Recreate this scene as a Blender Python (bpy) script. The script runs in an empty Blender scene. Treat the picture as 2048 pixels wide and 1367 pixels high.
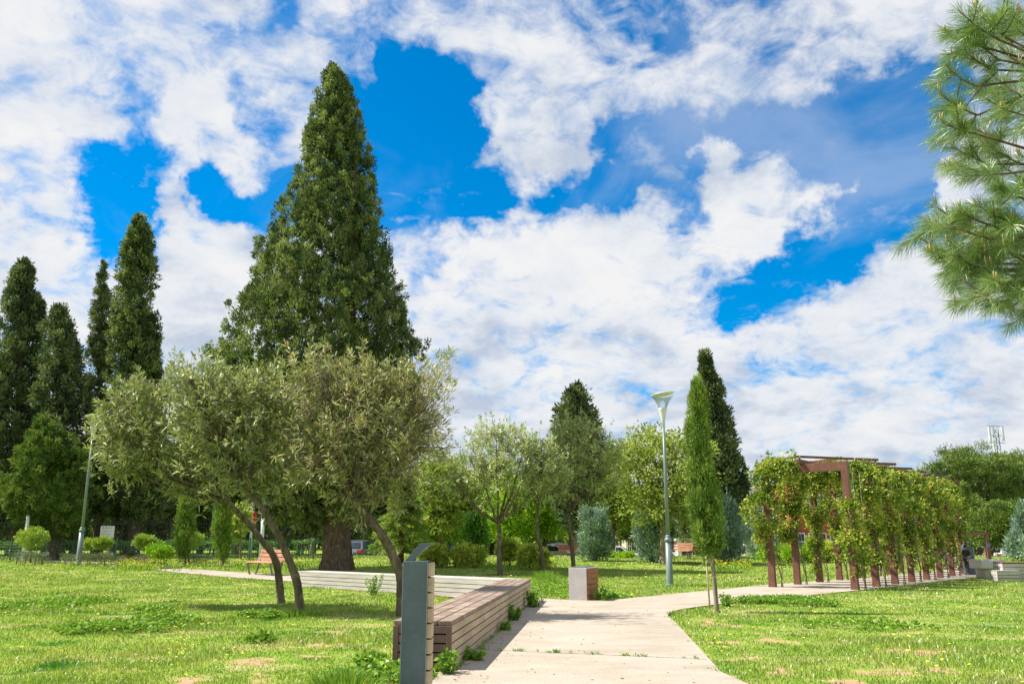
SUN=4.9; SKY=.12; CLOUD=.51; SKYT=(.0,.50,.78); EXPO=.85; HW=1.0
import bpy, math, random
import numpy as np
from mathutils import Vector, Matrix
PI=math.pi
C=bpy.context.scene.collection
F=1700.0; HZ=1085.0; CH=1.25
PIT=math.atan((HZ-683.5)/F); CP,SP=math.cos(PIT),math.sin(PIT)
def S(t): t=np.clip(t,0,1); return t*t*(3-2*t)
def ter(x,y):
    x=np.asarray(x,float); y=np.asarray(y,float)
    return 0.4*S((y-30)/25)-0.95*S((y-58)/14)*S((x+14)/5)
def tz(x,y): return float(ter(x,y))
def ray(px,py):
    u=(px-1024)/F; v=(683.5-py)/F
    return u, CP-v*SP, SP+v*CP
def G(px,py):
    u,b,c=ray(px,py); y=3.0
    while y<58:
        if CH+c/b*y<=tz(u/b*y,y): break
        y+=0.02
    x=u/b*y
    return Vector((x,y,tz(x,y)))
def AT(px,py,Y):
    u,b,c=ray(px,py); return Vector((u/b*Y,Y,CH+c/b*Y))
def ppm(Y): return F/Y*1.03
# ---------------------------------------------------------------- tagging
def tag(o,label=None,cat=None,group=None,kind=None):
    if label: o['label']=label
    if cat: o['category']=cat
    if group: o['group']=group
    if kind: o['kind']=kind
    return o
def thing(name,label,cat,loc,group=None):
    o=bpy.data.objects.new(name,None); C.objects.link(o); o.location=loc
    o.empty_display_size=.1
    return tag(o,label,cat,group)
def link(name,me,mat,parent=None):
    me.materials.append(mat)
    o=bpy.data.objects.new(name,me); C.objects.link(o)
    if parent is not None: o.parent=parent
    return o
def copy_tree(o,loc,label=None,parent=None):
    c=o.copy(); C.objects.link(c)
    if parent is None: c.location=loc
    else: c.parent=parent
    if label: c['label']=label
    for ch in o.children: copy_tree(ch,None,None,c)
    return c
# ---------------------------------------------------------------- mesh helpers
def npmesh(name,V,Fc,mat,parent=None,rnd=None,smooth=False):
    """V (n,3) world coords, Fc (m,k)"""
    V=np.asarray(V,np.float32); Fc=np.asarray(Fc,np.int32)
    if parent is not None: V=V-np.array(parent.location,np.float32)
    me=bpy.data.meshes.new(name); m,k=Fc.shape
    me.vertices.add(len(V)); me.vertices.foreach_set('co',V.ravel())
    me.loops.add(m*k); me.loops.foreach_set('vertex_index',Fc.ravel())
    me.polygons.add(m); me.polygons.foreach_set('loop_start',np.arange(0,m*k,k,dtype=np.int32))
    if smooth: me.polygons.foreach_set('use_smooth',np.ones(m,bool))
    me.update(calc_edges=True)
    if rnd is not None:
        a=me.attributes.new('rnd','FLOAT','FACE'); a.data.foreach_set('value',np.asarray(rnd,np.float32))
    return link(name,me,mat,parent)
class MB:
    def __init__(s): s.v=[]; s.f=[]; s.sm=[]
    def add(s,vs,fs,sm=False):
        n=len(s.v); s.v+= [tuple(v) for v in vs]
        for f in fs: s.f.append([i+n for i in f]); s.sm.append(sm)
        return s
    def box(s,c,sz,rz=0,M=None):
        x,y,z=[a/2 for a in sz]
        R=Matrix.Rotation(rz,3,'Z') if M is None else M
        vs=[Vector(c)+R@Vector((i*x,j*y,k*z)) for i in(-1,1) for j in(-1,1) for k in(-1,1)]
        return s.add(vs,[(0,1,3,2),(4,6,7,5),(0,4,5,1),(2,3,7,6),(0,2,6,4),(1,5,7,3)])
    def bar(s,a,b,w,h,up=(0,0,1)):
        a=Vector(a); b=Vector(b); d=(b-a); L=d.length; d.normalize()
        sd=d.cross(Vector(up))
        if sd.length<1e-4: sd=d.cross(Vector((0,1,0)))
        sd.normalize(); u=sd.cross(d)
        M=Matrix((sd,d,u)).transposed()
        return s.box((a+b)/2,(w,L,h),M=M)
    def tube(s,pts,rs,n=8,cap=True,flute=None):
        pts=[Vector(p) for p in pts]; vs=[]; fs=[]
        prev=None
        for i,p in enumerate(pts):
            t=(pts[min(i+1,len(pts)-1)]-pts[max(i-1,0)])
            if t.length<1e-6: t=Vector((0,0,1))
            t.normalize()
            a=prev if prev is not None else (Vector((1,0,0)) if abs(t.x)<.9 else Vector((0,1,0)))
            a=(a-t*a.dot(t)).normalized(); b=t.cross(a); prev=a
            for k in range(n):
                q=2*PI*k/n; r=rs[i]*(flute(q,i) if flute else 1)
                vs.append(p+a*math.cos(q)*r+b*math.sin(q)*r)
        for i in range(len(pts)-1):
            for k in range(n):
                fs.append((i*n+k,i*n+(k+1)%n,(i+1)*n+(k+1)%n,(i+1)*n+k))
        if cap: fs.append(tuple(range(n-1,-1,-1))); fs.append(tuple((len(pts)-1)*n+k for k in range(n)))
        return s.add(vs,fs,True)
    def lathe(s,c,prof,n=20,M=None,cap=True):
        vs=[]; fs=[]; R=M or Matrix.Identity(3)
        for r,z in prof:
            for k in range(n):
                q=2*PI*k/n; vs.append(Vector(c)+R@Vector((r*math.cos(q),r*math.sin(q),z)))
        for i in range(len(prof)-1):
            for k in range(n): fs.append((i*n+k,i*n+(k+1)%n,(i+1)*n+(k+1)%n,(i+1)*n+k))
        if cap: fs.append(tuple(range(n-1,-1,-1))); fs.append(tuple((len(prof)-1)*n+k for k in range(n)))
        return s.add(vs,fs,True)
    def prism(s,pts,vec):
        """pts: list of 3D points of a planar outline, extruded by vec"""
        n=len(pts); v=Vector(vec)
        vs=[Vector(p) for p in pts]+[Vector(p)+v for p in pts]
        fs=[tuple(range(n-1,-1,-1)),tuple(range(n,2*n))]+[(i,(i+1)%n,n+(i+1)%n,n+i) for i in range(n)]
        return s.add(vs,fs)
    def build(s,name,mat,parent=None,bevel=0,fix=True):
        me=bpy.data.meshes.new(name)
        o=Vector(parent.location) if parent is not None else Vector((0,0,0))
        if parent is not None and parent.parent is not None: o=o+Vector(parent.parent.location)
        me.from_pydata([Vector(v)-o for v in s.v],[],s.f)
        me.polygons.foreach_set('use_smooth',s.sm)
        me.update()
        ob=link(name,me,mat,parent)
        if bevel:
            m=ob.modifiers.new('b','BEVEL'); m.width=bevel; m.segments=2; m.limit_method='ANGLE'
        return ob
# value noise
_ng=np.random.default_rng(5).random((256,256))
def vn(x,y,sc=1.0,o=0):
    x=np.asarray(x)*sc+37.7+o*11.3; y=np.asarray(y)*sc+91.1+o*7.9
    xi=np.floor(x).astype(int); yi=np.floor(y).astype(int); fx=x-xi; fy=y-yi
    fx=fx*fx*(3-2*fx); fy=fy*fy*(3-2*fy)
    a=_ng[xi&255,yi&255]; b=_ng[(xi+1)&255,yi&255]; c=_ng[xi&255,(yi+1)&255]; d=_ng[(xi+1)&255,(yi+1)&255]
    return (a*(1-fx)+b*fx)*(1-fy)+(c*(1-fx)+d*fx)*fy
def nrm(a): return a/np.maximum(np.linalg.norm(a,axis=1,keepdims=True),1e-6)
# ---------------------------------------------------------------- materials
def NT(name):
    m=bpy.data.materials.new(name); m.use_nodes=True; t=m.node_tree; t.nodes.clear()
    out=t.nodes.new('ShaderNodeOutputMaterial'); return m,t,out
def N(t,ty,**k):
    n=t.nodes.new(ty)
    for a,b in k.items():
        if a.startswith('i_'): n.inputs[a[2:].replace('_',' ')].default_value=b
        else: setattr(n,a,b)
    return n
def ramp(t,fac,stops):
    r=t.nodes.new('ShaderNodeValToRGB'); e=r.color_ramp.elements
    while len(e)>1: e.remove(e[0])
    e[0].position=stops[0][0]; e[0].color=(*stops[0][1],1)
    for p,c in stops[1:]:
        q=e.new(p); q.color=(*c,1)
    t.links.new(fac,r.inputs[0]); return r.outputs[0]
def mixc(t,fac,a,b,mode='MIX'):
    m=t.nodes.new('ShaderNodeMix'); m.data_type='RGBA'; m.blend_type=mode
    for i,v in ((0,fac),(6,a),(7,b)):
        if hasattr(v,'links'): t.links.new(v,m.inputs[i])
        elif i==0: m.inputs[0].default_value=v
        else: m.inputs[i].default_value=(*v,1)
    return m.outputs[2]
def pos(t): return t.nodes.new('ShaderNodeNewGeometry').outputs['Position']
def noise(t,sc,det=4,rough=.6,vec=None,scale=None):
    n=t.nodes.new('ShaderNodeTexNoise'); n.inputs['Scale'].default_value=sc; n.inputs['Detail'].default_value=det; n.inputs['Roughness'].default_value=rough
    v=vec if vec is not None else pos(t)
    if scale:
        mp=t.nodes.new('ShaderNodeMapping'); mp.inputs['Scale'].default_value=scale; t.links.new(v,mp.inputs[0]); v=mp.outputs[0]
    t.links.new(v,n.inputs['Vector']); return n.outputs['Fac']
def leafmat(name,cols,trans=.35,gloss=.08,nsc=.5,rough=.45,amt=.35):
    """cols: ramp stops over per-leaf random"""
    m,t,out=NT(name)
    a=N(t,'ShaderNodeAttribute',attribute_name='rnd')
    nz=noise(t,nsc,2)
    mm=N(t,'ShaderNodeMath',operation='MULTIPLY_ADD'); t.links.new(nz,mm.inputs[0]); mm.inputs[1].default_value=amt*2; mm.inputs[2].default_value=-amt
    ad=N(t,'ShaderNodeMath',operation='ADD',use_clamp=True); t.links.new(a.outputs['Fac'],ad.inputs[0]); t.links.new(mm.outputs[0],ad.inputs[1])
    col=ramp(t,ad.outputs[0],cols)
    d=N(t,'ShaderNodeBsdfDiffuse'); tr=N(t,'ShaderNodeBsdfTranslucent'); g=N(t,'ShaderNodeBsdfGlossy'); g.inputs['Roughness'].default_value=rough
    tc=mixc(t,.3,col,(.5,.6,.1),'MIX')
    tm=mixc(t,.5,col,(1.0,1.0,.35),'MULTIPLY')
    t.links.new(col,d.inputs[0]); t.links.new(tm,tr.inputs[0]); g.inputs[0].default_value=(.9,.95,.9,1)
    m1=N(t,'ShaderNodeMixShader'); m1.inputs[0].default_value=trans; t.links.new(d.outputs[0],m1.inputs[1]); t.links.new(tr.outputs[0],m1.inputs[2])
    m2=N(t,'ShaderNodeMixShader'); m2.inputs[0].default_value=gloss; t.links.new(m1.outputs[0],m2.inputs[1]); t.links.new(g.outputs[0],m2.inputs[2])
    t.links.new(m2.outputs[0],out.inputs[0]); return m
def pmat(name,stops,sc=4,det=5,rough=.7,scale=None,bump=0,bsc=None,metal=0,spec=.3,dirt=None):
    m,t,out=NT(name); p=N(t,'ShaderNodeBsdfPrincipled')
    nz=noise(t,sc,det,.6,None,scale)
    col=ramp(t,nz,stops)
    if dirt:
        n2=noise(t,dirt[0],6,.7); f=ramp(t,n2,[(dirt[1],(0,0,0)),(dirt[2],(1,1,1))]); col=mixc(t,f,col,dirt[3])
    t.links.new(col,p.inputs['Base Color']); p.inputs['Roughness'].default_value=rough; p.inputs['Metallic'].default_value=metal
    p.inputs['Specular IOR Level'].default_value=spec
    if bump:
        b=N(t,'ShaderNodeBump'); b.inputs['Strength'].default_value=bump; b.inputs['Distance'].default_value=.02
        n3=noise(t,bsc or sc*3,6,.7,None,scale); t.links.new(n3,b.inputs['Height']); t.links.new(b.outputs[0],p.inputs['Normal'])
    t.links.new(p.outputs[0],out.inputs[0]); return m
def flat(name,c,rough=.6,metal=0,spec=.4):
    return pmat(name,[(.3,tuple(a*.88 for a in c)),(.7,tuple(min(1,a*1.1) for a in c))],3,4,rough,metal=metal,spec=spec)
def barkmat(name,a,b,vs=3.0):
    return pmat(name,[(.3,a),(.68,b)],14,6,.9,(1,1,.16),bump=1.0,bsc=16,spec=.1,dirt=(5,.56,.66,tuple(x*1.3 for x in b)))
# ---------------------------------------------------------------- material library
DK=lambda r:[(0,(.010,.022,.008)),(.35,(.026,.052,.014)),(.7,(.055,.09,.022)),(1,(.11,.13,.035))]
M={}
M['cyp']=leafmat('cypress_foliage',[(0,(.018,.04,.02)),(.33,(.07,.115,.04)),(.6,(.18,.24,.075)),(.85,(.34,.40,.14)),(1,(.38,.31,.15))],.3,.012,.5,amt=.25)
M['cypd']=leafmat('dark_cypress_foliage',[(0,(.025,.047,.025)),(.35,(.075,.115,.05)),(.7,(.18,.23,.09)),(1,(.33,.34,.15))],.25,.012,.3,amt=.25)
M['cypg']=leafmat('young_cypress_foliage',[(0,(0.054,0.121,0.024)),(.4,(0.162,0.270,0.047)),(.8,(0.311,0.432,0.074)),(1,(0.459,0.486,0.135))],.25,.012,1.5)
M['ole']=leafmat('oleander_leaf',[(0,(.07,.11,.03)),(.3,(.20,.25,.075)),(.65,(.36,.40,.16)),(.9,(.54,.55,.27)),(.97,(.55,.47,.28)),(1,(.5,.33,.2))],.3,.06,.8,.5,amt=.12)
M['olem']=leafmat('brightened_oleander_leaf',[(0,(.11,.16,.04)),(.3,(.28,.36,.11)),(.65,(.50,.56,.22)),(.92,(.68,.69,.36)),(1,(.6,.45,.28))],.35,.05,.8,.5,amt=.12)  # lighter copy of the oleander leaf, making up for shade on the middle trees
M['oled']=leafmat('dry_oleander_leaf',[(0,(.08,.11,.03)),(.3,(.22,.25,.08)),(.6,(.40,.40,.18)),(.82,(.62,.55,.33)),(1,(.56,.39,.25))],.3,.05,.8,.5,amt=.12)
M['yel']=leafmat('spring_leaf',[(0,(.12,.19,.03)),(.4,(.27,.36,.06)),(.8,(.44,.51,.13)),(1,(.58,.58,.22))],.4,.012,.3)
M['lime']=leafmat('bright_green_leaf',[(0,(.07,.19,.015)),(.5,(.16,.40,.025)),(1,(.32,.55,.06))],.45,.05,1)
M['mid']=leafmat('wood_leaf',[(0,(0.037,0.088,0.019)),(.45,(0.100,0.175,0.031)),(.8,(0.188,0.250,0.050)),(1,(0.350,0.350,0.125))],.3,.012,.25)
M['grn']=leafmat('fresh_green_leaf',[(0,(0.104,0.234,0.019)),(.45,(0.260,0.468,0.033)),(.8,(0.468,0.650,0.058)),(1,(0.650,0.702,0.130))],.4,.012,.25)
M['blue']=leafmat('blue_juniper_leaf',[(0,(0.081,0.138,0.098)),(.45,(0.207,0.310,0.218)),(.8,(0.368,0.494,0.368)),(1,(0.517,0.621,0.460))],.15,.012,1.2)
M['pine']=leafmat('pine_needles',[(0,(0.045,0.090,0.018)),(.4,(0.120,0.188,0.038)),(.8,(0.225,0.300,0.068)),(1,(0.360,0.375,0.120))],.2,.012,.3)
M['need']=leafmat('near_pine_needles',[(0,(.06,.14,.02)),(.4,(.15,.28,.045)),(.8,(.28,.40,.10)),(1,(.48,.54,.24))],.3,.08,1.5,.35)
M['cedar']=leafmat('cedar_foliage',[(0,(0.088,0.150,0.031)),(.45,(0.225,0.338,0.062)),(.8,(0.388,0.475,0.112)),(1,(0.525,0.550,0.188))],.3,.012,.8)
M['vine']=leafmat('vine_leaf',[(0,(.04,.09,.012)),(.22,(.13,.23,.02)),(.52,(.28,.38,.045)),(.88,(.56,.57,.08)),(1,(.5,.36,.12))],.4,.03,1.2,.5,amt=.4)
M['bush']=leafmat('brightened_photinia_leaf',[(0,(.10,.19,.02)),(.35,(.36,.48,.06)),(.75,(.66,.72,.13)),(1,(.75,.55,.22))],.4,.03,1,.45)  # colours raised to look sunlit where the bushes stand in the cypress shadow
M['hedge']=leafmat('hedge_leaf',[(0,(0.039,0.104,0.016)),(.5,(0.104,0.247,0.033)),(1,(0.221,0.390,0.065))],.3,.07,1)
M['topi']=leafmat('topiary_leaf',[(0,(0.110,0.187,0.022)),(.5,(0.286,0.418,0.033)),(1,(0.462,0.550,0.077))],.35,.06,1)
M['lav']=leafmat('lavender_leaf',[(0,(.07,.06,.04)),(.3,(.14,.13,.085)),(.6,(.19,.23,.13)),(1,(.28,.33,.20))],.2,.04,2)
M['weed']=leafmat('weed_leaf',[(0,(.08,.19,.02)),(.5,(.19,.36,.035)),(1,(.34,.48,.07))],.35,.02,3)
M['olive']=leafmat('dusty_leaf',[(0,(0.078,0.104,0.046)),(.5,(0.182,0.221,0.104)),(1,(0.351,0.377,0.195))],.3,.05,.5)
M['oled2']=leafmat('fallen_leaf',[(0,(.07,.045,.025)),(.5,(.2,.14,.08)),(1,(.42,.34,.2))],.1,.02,3)
M['bark']=barkmat('oleander_bark',(.06,.045,.028),(.22,.18,.12))
M['barkc']=barkmat('cypress_bark',(.05,.033,.023),(.19,.135,.095))
M['barkp']=barkmat('pale_bark',(.12,.09,.06),(.36,.30,.23))
M['barkr']=barkmat('pine_bark',(.07,.045,.033),(.22,.16,.13))
M['twig']=flat('dry_twig',(.22,.17,.11),.9)
M['steel']=pmat('rusty_brown_paint',[(.3,(.125,.052,.036)),(.7,(.19,.085,.06))],5,5,.5,bump=.1,dirt=(3,.58,.72,(.24,.13,.09)))
M['slate']=pmat('slate_paint',[(.3,(.065,.095,.112)),(.7,(.10,.14,.16))],4,6,.42,spec=.5,bump=.08,dirt=(55,.60,.72,(.2,.25,.26)))
M['slated']=flat('slate_edge',(.30,.36,.38),.4)
M['lampg']=pmat('grey_green_paint',[(.3,(.13,.18,.165)),(.7,(.19,.245,.225))],3,5,.4,spec=.5,dirt=(9,.6,.7,(.28,.31,.28)))
M['lampw']=flat('pale_grey_paint',(.62,.64,.62),.4)
M['lampc']=flat('cream_reflector',(.78,.78,.68),.4)
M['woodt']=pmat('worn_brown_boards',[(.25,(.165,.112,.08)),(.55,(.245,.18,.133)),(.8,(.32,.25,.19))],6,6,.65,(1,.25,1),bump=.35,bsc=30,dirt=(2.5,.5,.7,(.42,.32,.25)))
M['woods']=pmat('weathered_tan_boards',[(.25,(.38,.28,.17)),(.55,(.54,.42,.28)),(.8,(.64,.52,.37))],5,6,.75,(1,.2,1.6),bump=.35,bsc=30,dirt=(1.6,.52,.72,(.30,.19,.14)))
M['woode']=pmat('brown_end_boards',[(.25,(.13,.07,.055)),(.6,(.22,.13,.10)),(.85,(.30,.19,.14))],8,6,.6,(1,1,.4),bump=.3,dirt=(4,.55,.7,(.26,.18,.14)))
M['woodp']=pmat('pale_weathered_boards',[(.25,(.36,.32,.29)),(.55,(.49,.45,.41)),(.8,(.57,.53,.49))],3,6,.8,(.4,.4,3),bump=.25,bsc=20)
M['woodr']=pmat('red_brown_slats',[(.25,(.20,.075,.03)),(.6,(.33,.13,.055)),(.85,(.42,.18,.08))],7,6,.5,(.5,.5,3),bump=.2)
M['woodo']=pmat('orange_brown_slats',[(.25,(.42,.20,.12)),(.7,(.62,.34,.23))],5,5,.55,(.4,1,2),bump=.2)
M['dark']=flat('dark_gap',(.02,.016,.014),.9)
M['conc']=pmat('light_concrete',[(.3,(.47,.44,.42)),(.7,(.58,.55,.53))],4,7,.85,bump=.2,bsc=60,dirt=(6,.58,.7,(.38,.35,.33)))
M['iron']=flat('dark_iron',(.035,.037,.042),.5)
M['mesh']=flat('green_wire',(.05,.17,.12),.5)
M['white']=flat('white_paint',(.78,.78,.76),.4)
M['asph']=pmat('asphalt',[(.3,(.045,.045,.047)),(.7,(.07,.07,.07))],30,5,.9)
def glassmat(name,al=.12):
    m,t,out=NT(name); g=N(t,'ShaderNodeBsdfGlossy'); g.inputs['Roughness'].default_value=.05
    tr=N(t,'ShaderNodeBsdfTransparent'); tr.inputs[0].default_value=(.93,.96,.98,1); mx=N(t,'ShaderNodeMixShader')
    fr=N(t,'ShaderNodeFresnel'); fr.inputs[0].default_value=1.45
    mu=N(t,'ShaderNodeMath',operation='MULTIPLY_ADD'); t.links.new(fr.outputs[0],mu.inputs[0]); mu.inputs[1].default_value=.7; mu.inputs[2].default_value=al*.3
    t.links.new(mu.outputs[0],mx.inputs[0]); t.links.new(tr.outputs[0],mx.inputs[1]); t.links.new(g.outputs[0],mx.inputs[2]); t.links.new(mx.outputs[0],out.inputs[0]); return m
M['glass']=glassmat('clear_cone_glass')
M['win']=pmat('dark_window_glass',[(.3,(.02,.03,.04)),(.7,(.04,.055,.07))],2,2,.2,spec=.4)
def carpaint(n,c):
    m,t,out=NT(n); p=N(t,'ShaderNodeBsdfPrincipled'); p.inputs['Base Color'].default_value=(*c,1); p.inputs['Roughness'].default_value=.3; p.inputs['Coat Weight'].default_value=.6
    nz=noise(t,2,3); f=ramp(t,nz,[(.4,tuple(a*.9 for a in c)),(.6,c)]); t.links.new(f,p.inputs['Base Color'])
    t.links.new(p.outputs[0],out.inputs[0]); return m
# grass colours shared by turf and blades
def grass_col(t,blade):
    P=pos(t)
    n1=noise(t,.35,4,.6,P); n2=noise(t,1.6,4,.65,P); n3=noise(t,9,3,.6,P)
    base=ramp(t,n1,[(.3,(.16,.28,.035)),(.5,(.25,.37,.05)),(.7,(.36,.43,.085))])
    c2=ramp(t,n2,[(.3,(.11,.25,.03)),(.5,(.27,.37,.055)),(.7,(.52,.50,.17))])
    col=mixc(t,.5,base,c2)
    # lusher dark-green clumps and dry straw patches
    n4=noise(t,.9,3,.5,P); f=ramp(t,n4,[(.60,(0,0,0)),(.70,(1,1,1))]); col=mixc(t,f,col,(.075,.22,.018))
    n5=noise(t,.55,5,.65,P,(1,1.6,1)); f5=ramp(t,n5,[(.53,(0,0,0)),(.66,(.8,.8,.8))]); col=mixc(t,f5,col,(.56,.50,.24))
    if blade:
        a=N(t,'ShaderNodeAttribute',attribute_name='rnd')
        r=ramp(t,a.outputs['Fac'],[(0,(.55,.62,.5)),(.45,(.95,1,.9)),(.88,(1.2,1.12,1.2)),(.96,(1.35,1.15,1.8)),(1,(1.5,1.15,2.2))])
        col=mixc(t,1,col,r,'MULTIPLY')
    return col
def soil_mask(t):
    P=pos(t)
    sx=N(t,'ShaderNodeSeparateXYZ'); t.links.new(P,sx.inputs[0])
    n=noise(t,1.3,5,.65,P)
    return n
m,t,out=NT('blade'); col=grass_col(t,True)
d=N(t,'ShaderNodeBsdfDiffuse'); tr=N(t,'ShaderNodeBsdfTranslucent'); g=N(t,'ShaderNodeBsdfGlossy'); g.inputs['Roughness'].default_value=.4
tm=mixc(t,1,col,(1.0,1.0,.4),'MULTIPLY'); t.links.new(col,d.inputs[0]); t.links.new(tm,tr.inputs[0])
m1=N(t,'ShaderNodeMixShader'); m1.inputs[0].default_value=.35; t.links.new(d.outputs[0],m1.inputs[1]); t.links.new(tr.outputs[0],m1.inputs[2])
m2=N(t,'ShaderNodeMixShader'); m2.inputs[0].default_value=.06; t.links.new(m1.outputs[0],m2.inputs[1]); t.links.new(g.outputs[0],m2.inputs[2]); t.links.new(m2.outputs[0],out.inputs[0])
M['blade']=m
m,t,out=NT('turf'); col=grass_col(t,False)
p=N(t,'ShaderNodeBsdfPrincipled'); p.inputs['Roughness'].default_value=1; p.inputs['Specular IOR Level'].default_value=.05
n6=noise(t,40,4); sp=ramp(t,n6,[(.35,(.55,.6,.5)),(.65,(1.05,1.05,1.0))]); col=mixc(t,1,col,sp,'MULTIPLY')
at=N(t,'ShaderNodeAttribute',attribute_name='soil'); nb=noise(t,14,5,.7)
ma=N(t,'ShaderNodeMath',operation='MULTIPLY_ADD'); t.links.new(nb,ma.inputs[0]); ma.inputs[1].default_value=.9; ma.inputs[2].default_value=-.45
mb=N(t,'ShaderNodeMath',operation='ADD'); t.links.new(at.outputs['Fac'],mb.inputs[0]); t.links.new(ma.outputs[0],mb.inputs[1])
fm=ramp(t,mb.outputs[0],[(.35,(0,0,0)),(.6,(1,1,1))]); sc=ramp(t,n6,[(.3,(.34,.20,.11)),(.7,(.56,.37,.23))]); col=mixc(t,fm,col,sc)
bb=N(t,'ShaderNodeBump'); bb.inputs['Strength'].default_value=.8; bb.inputs['Distance'].default_value=.03; t.links.new(n6,bb.inputs['Height']); t.links.new(bb.outputs[0],p.inputs['Normal'])
t.links.new(col,p.inputs['Base Color']); t.links.new(p.outputs[0],out.inputs[0]); M['turf']=m
# path concrete
m,t,out=NT('path_concrete'); p=N(t,'ShaderNodeBsdfPrincipled'); p.inputs['Roughness'].default_value=.95; p.inputs['Specular IOR Level'].default_value=.1
a1=noise(t,.9,6,.65,None,(.8,1.3,1)); c=ramp(t,a1,[(.3,(.32,.27,.21)),(.5,(.395,.345,.28)),(.7,(.44,.40,.34))])
a2=noise(t,55,4,.75); f=ramp(t,a2,[(.33,(.72,.68,.64)),(.52,(1,1,1)),(.7,(1.1,1.1,1.1))]); c=mixc(t,1,c,f,'MULTIPLY')
a3=noise(t,5,6,.75); f3=ramp(t,a3,[(.6,(0,0,0)),(.74,(.55,.55,.55))]); c=mixc(t,f3,c,(.40,.28,.185))
a4=noise(t,2.3,7,.75,None,(1,1.5,1)); f4=ramp(t,a4,[(.30,(.7,.7,.7)),(.43,(0,0,0))]); c=mixc(t,f4,c,(.30,.27,.23))
bb=N(t,'ShaderNodeBump'); bb.inputs['Strength'].default_value=.5; bb.inputs['Distance'].default_value=.006; t.links.new(a2,bb.inputs['Height']); t.links.new(bb.outputs[0],p.inputs['Normal'])
t.links.new(c,p.inputs['Base Color']); t.links.new(p.outputs[0],out.inputs[0]); M['path']=m
# ---------------------------------------------------------------- foliage generators
def leafquads(P,D,L,W,rng,fold=.0,droop=0.0):
    n=len(P); R=rng.normal(size=(n,3)); s=nrm(np.cross(D,R)); up=np.cross(s,D)
    L=np.asarray(L).reshape(-1,1)*np.ones((n,1)); W=np.asarray(W).reshape(-1,1)*np.ones((n,1))
    mid=P+D*L*.45
    tip=P+D*L; tip[:,2]-=(droop*L)[:,0]
    V=np.empty((n,4,3),np.float32); V[:,0]=P; V[:,1]=mid+s*W/2; V[:,2]=tip; V[:,3]=mid-s*W/2
    return V
def quadfaces(n): return np.arange(n*4,dtype=np.int32).reshape(n,4)
def clumps(cen,rad,out,per,L,W,rng,up=.3,rnd=1.0,flat_=1.0,stretch=1.0,outw=1.0,var=.6):
    """leaf clumps round centres; returns V(n*4,3), rnd"""
    n=len(cen); k=per; idx=np.repeat(np.arange(n),k)
    g=nrm(rng.normal(size=(n*k,3)))*(rng.random((n*k,1))**.45)
    g[:,2]*=stretch*flat_
    P=cen[idx]+g*rad[idx][:,None]
    D=nrm(out[idx]*outw+g*.6+rng.normal(size=(n*k,3))*rnd*.5+np.array([0,0,up]))
    Ls=L*(.65+.7*rng.random(n*k)); Ws=W*(.7+.6*rng.random(n*k))
    V=leafquads(P,D,Ls,Ws,rng)
    cr=rng.random(n); r=np.clip(var*cr[idx]+(1-var)*rng.random(n*k),0,1)
    return V.reshape(-1,3),r
def rows_profile(rows,Y,shrinkY=1.0):
    """rows of (py,pxL,pxR) -> arrays z,xc,r in metres at depth Y, bottom to top"""
    z=[];xc=[];r=[]
    for py,a,b in rows:
        A=AT(a,py,Y); B=AT(b,py,Y); z.append(A.z); xc.append((A.x+B.x)/2); r.append((B.x-A.x)/2)
    o=np.argsort(z); return np.array(z)[o],np.array(xc)[o],np.array(r)[o]
def crown_rows(rows,Y,n,cr,rng,inner=.3,lump=.12,lf=5,shell=.25,dyr=1.0):
    z,xc,r=rows_profile(rows,Y)
    zz=np.linspace(z[0],z[-1],400); rr=np.interp(zz,z,r); w=rr+.15*rr.max(); c=np.cumsum(w); c/=c[-1]
    q=np.interp(rng.random(n),c,zz); R=np.interp(q,z,r); X=np.interp(q,z,xc)
    th=rng.random(n)*2*PI
    o1,o2,o3=rng.random(3)*6
    lm=1+lump*(np.sin(th*3+q*lf*.37+o1)+np.sin(th*5-q*lf*.6+o2)+.8*np.sin(q*lf+o3+th*2))*.6-lump*.5
    f=1-shell*rng.random(n)**1.6
    inn=rng.random(n)<inner; f=np.where(inn,.25+.5*rng.random(n),f)
    rad=np.maximum(R*lm*f-cr*.45,0)
    cen=np.stack([X+rad*np.cos(th),Y+dyr*rad*np.sin(th),q],1)
    out=np.stack([np.cos(th),np.sin(th),np.full(n,.15)],1)
    return cen,out,inn
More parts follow.
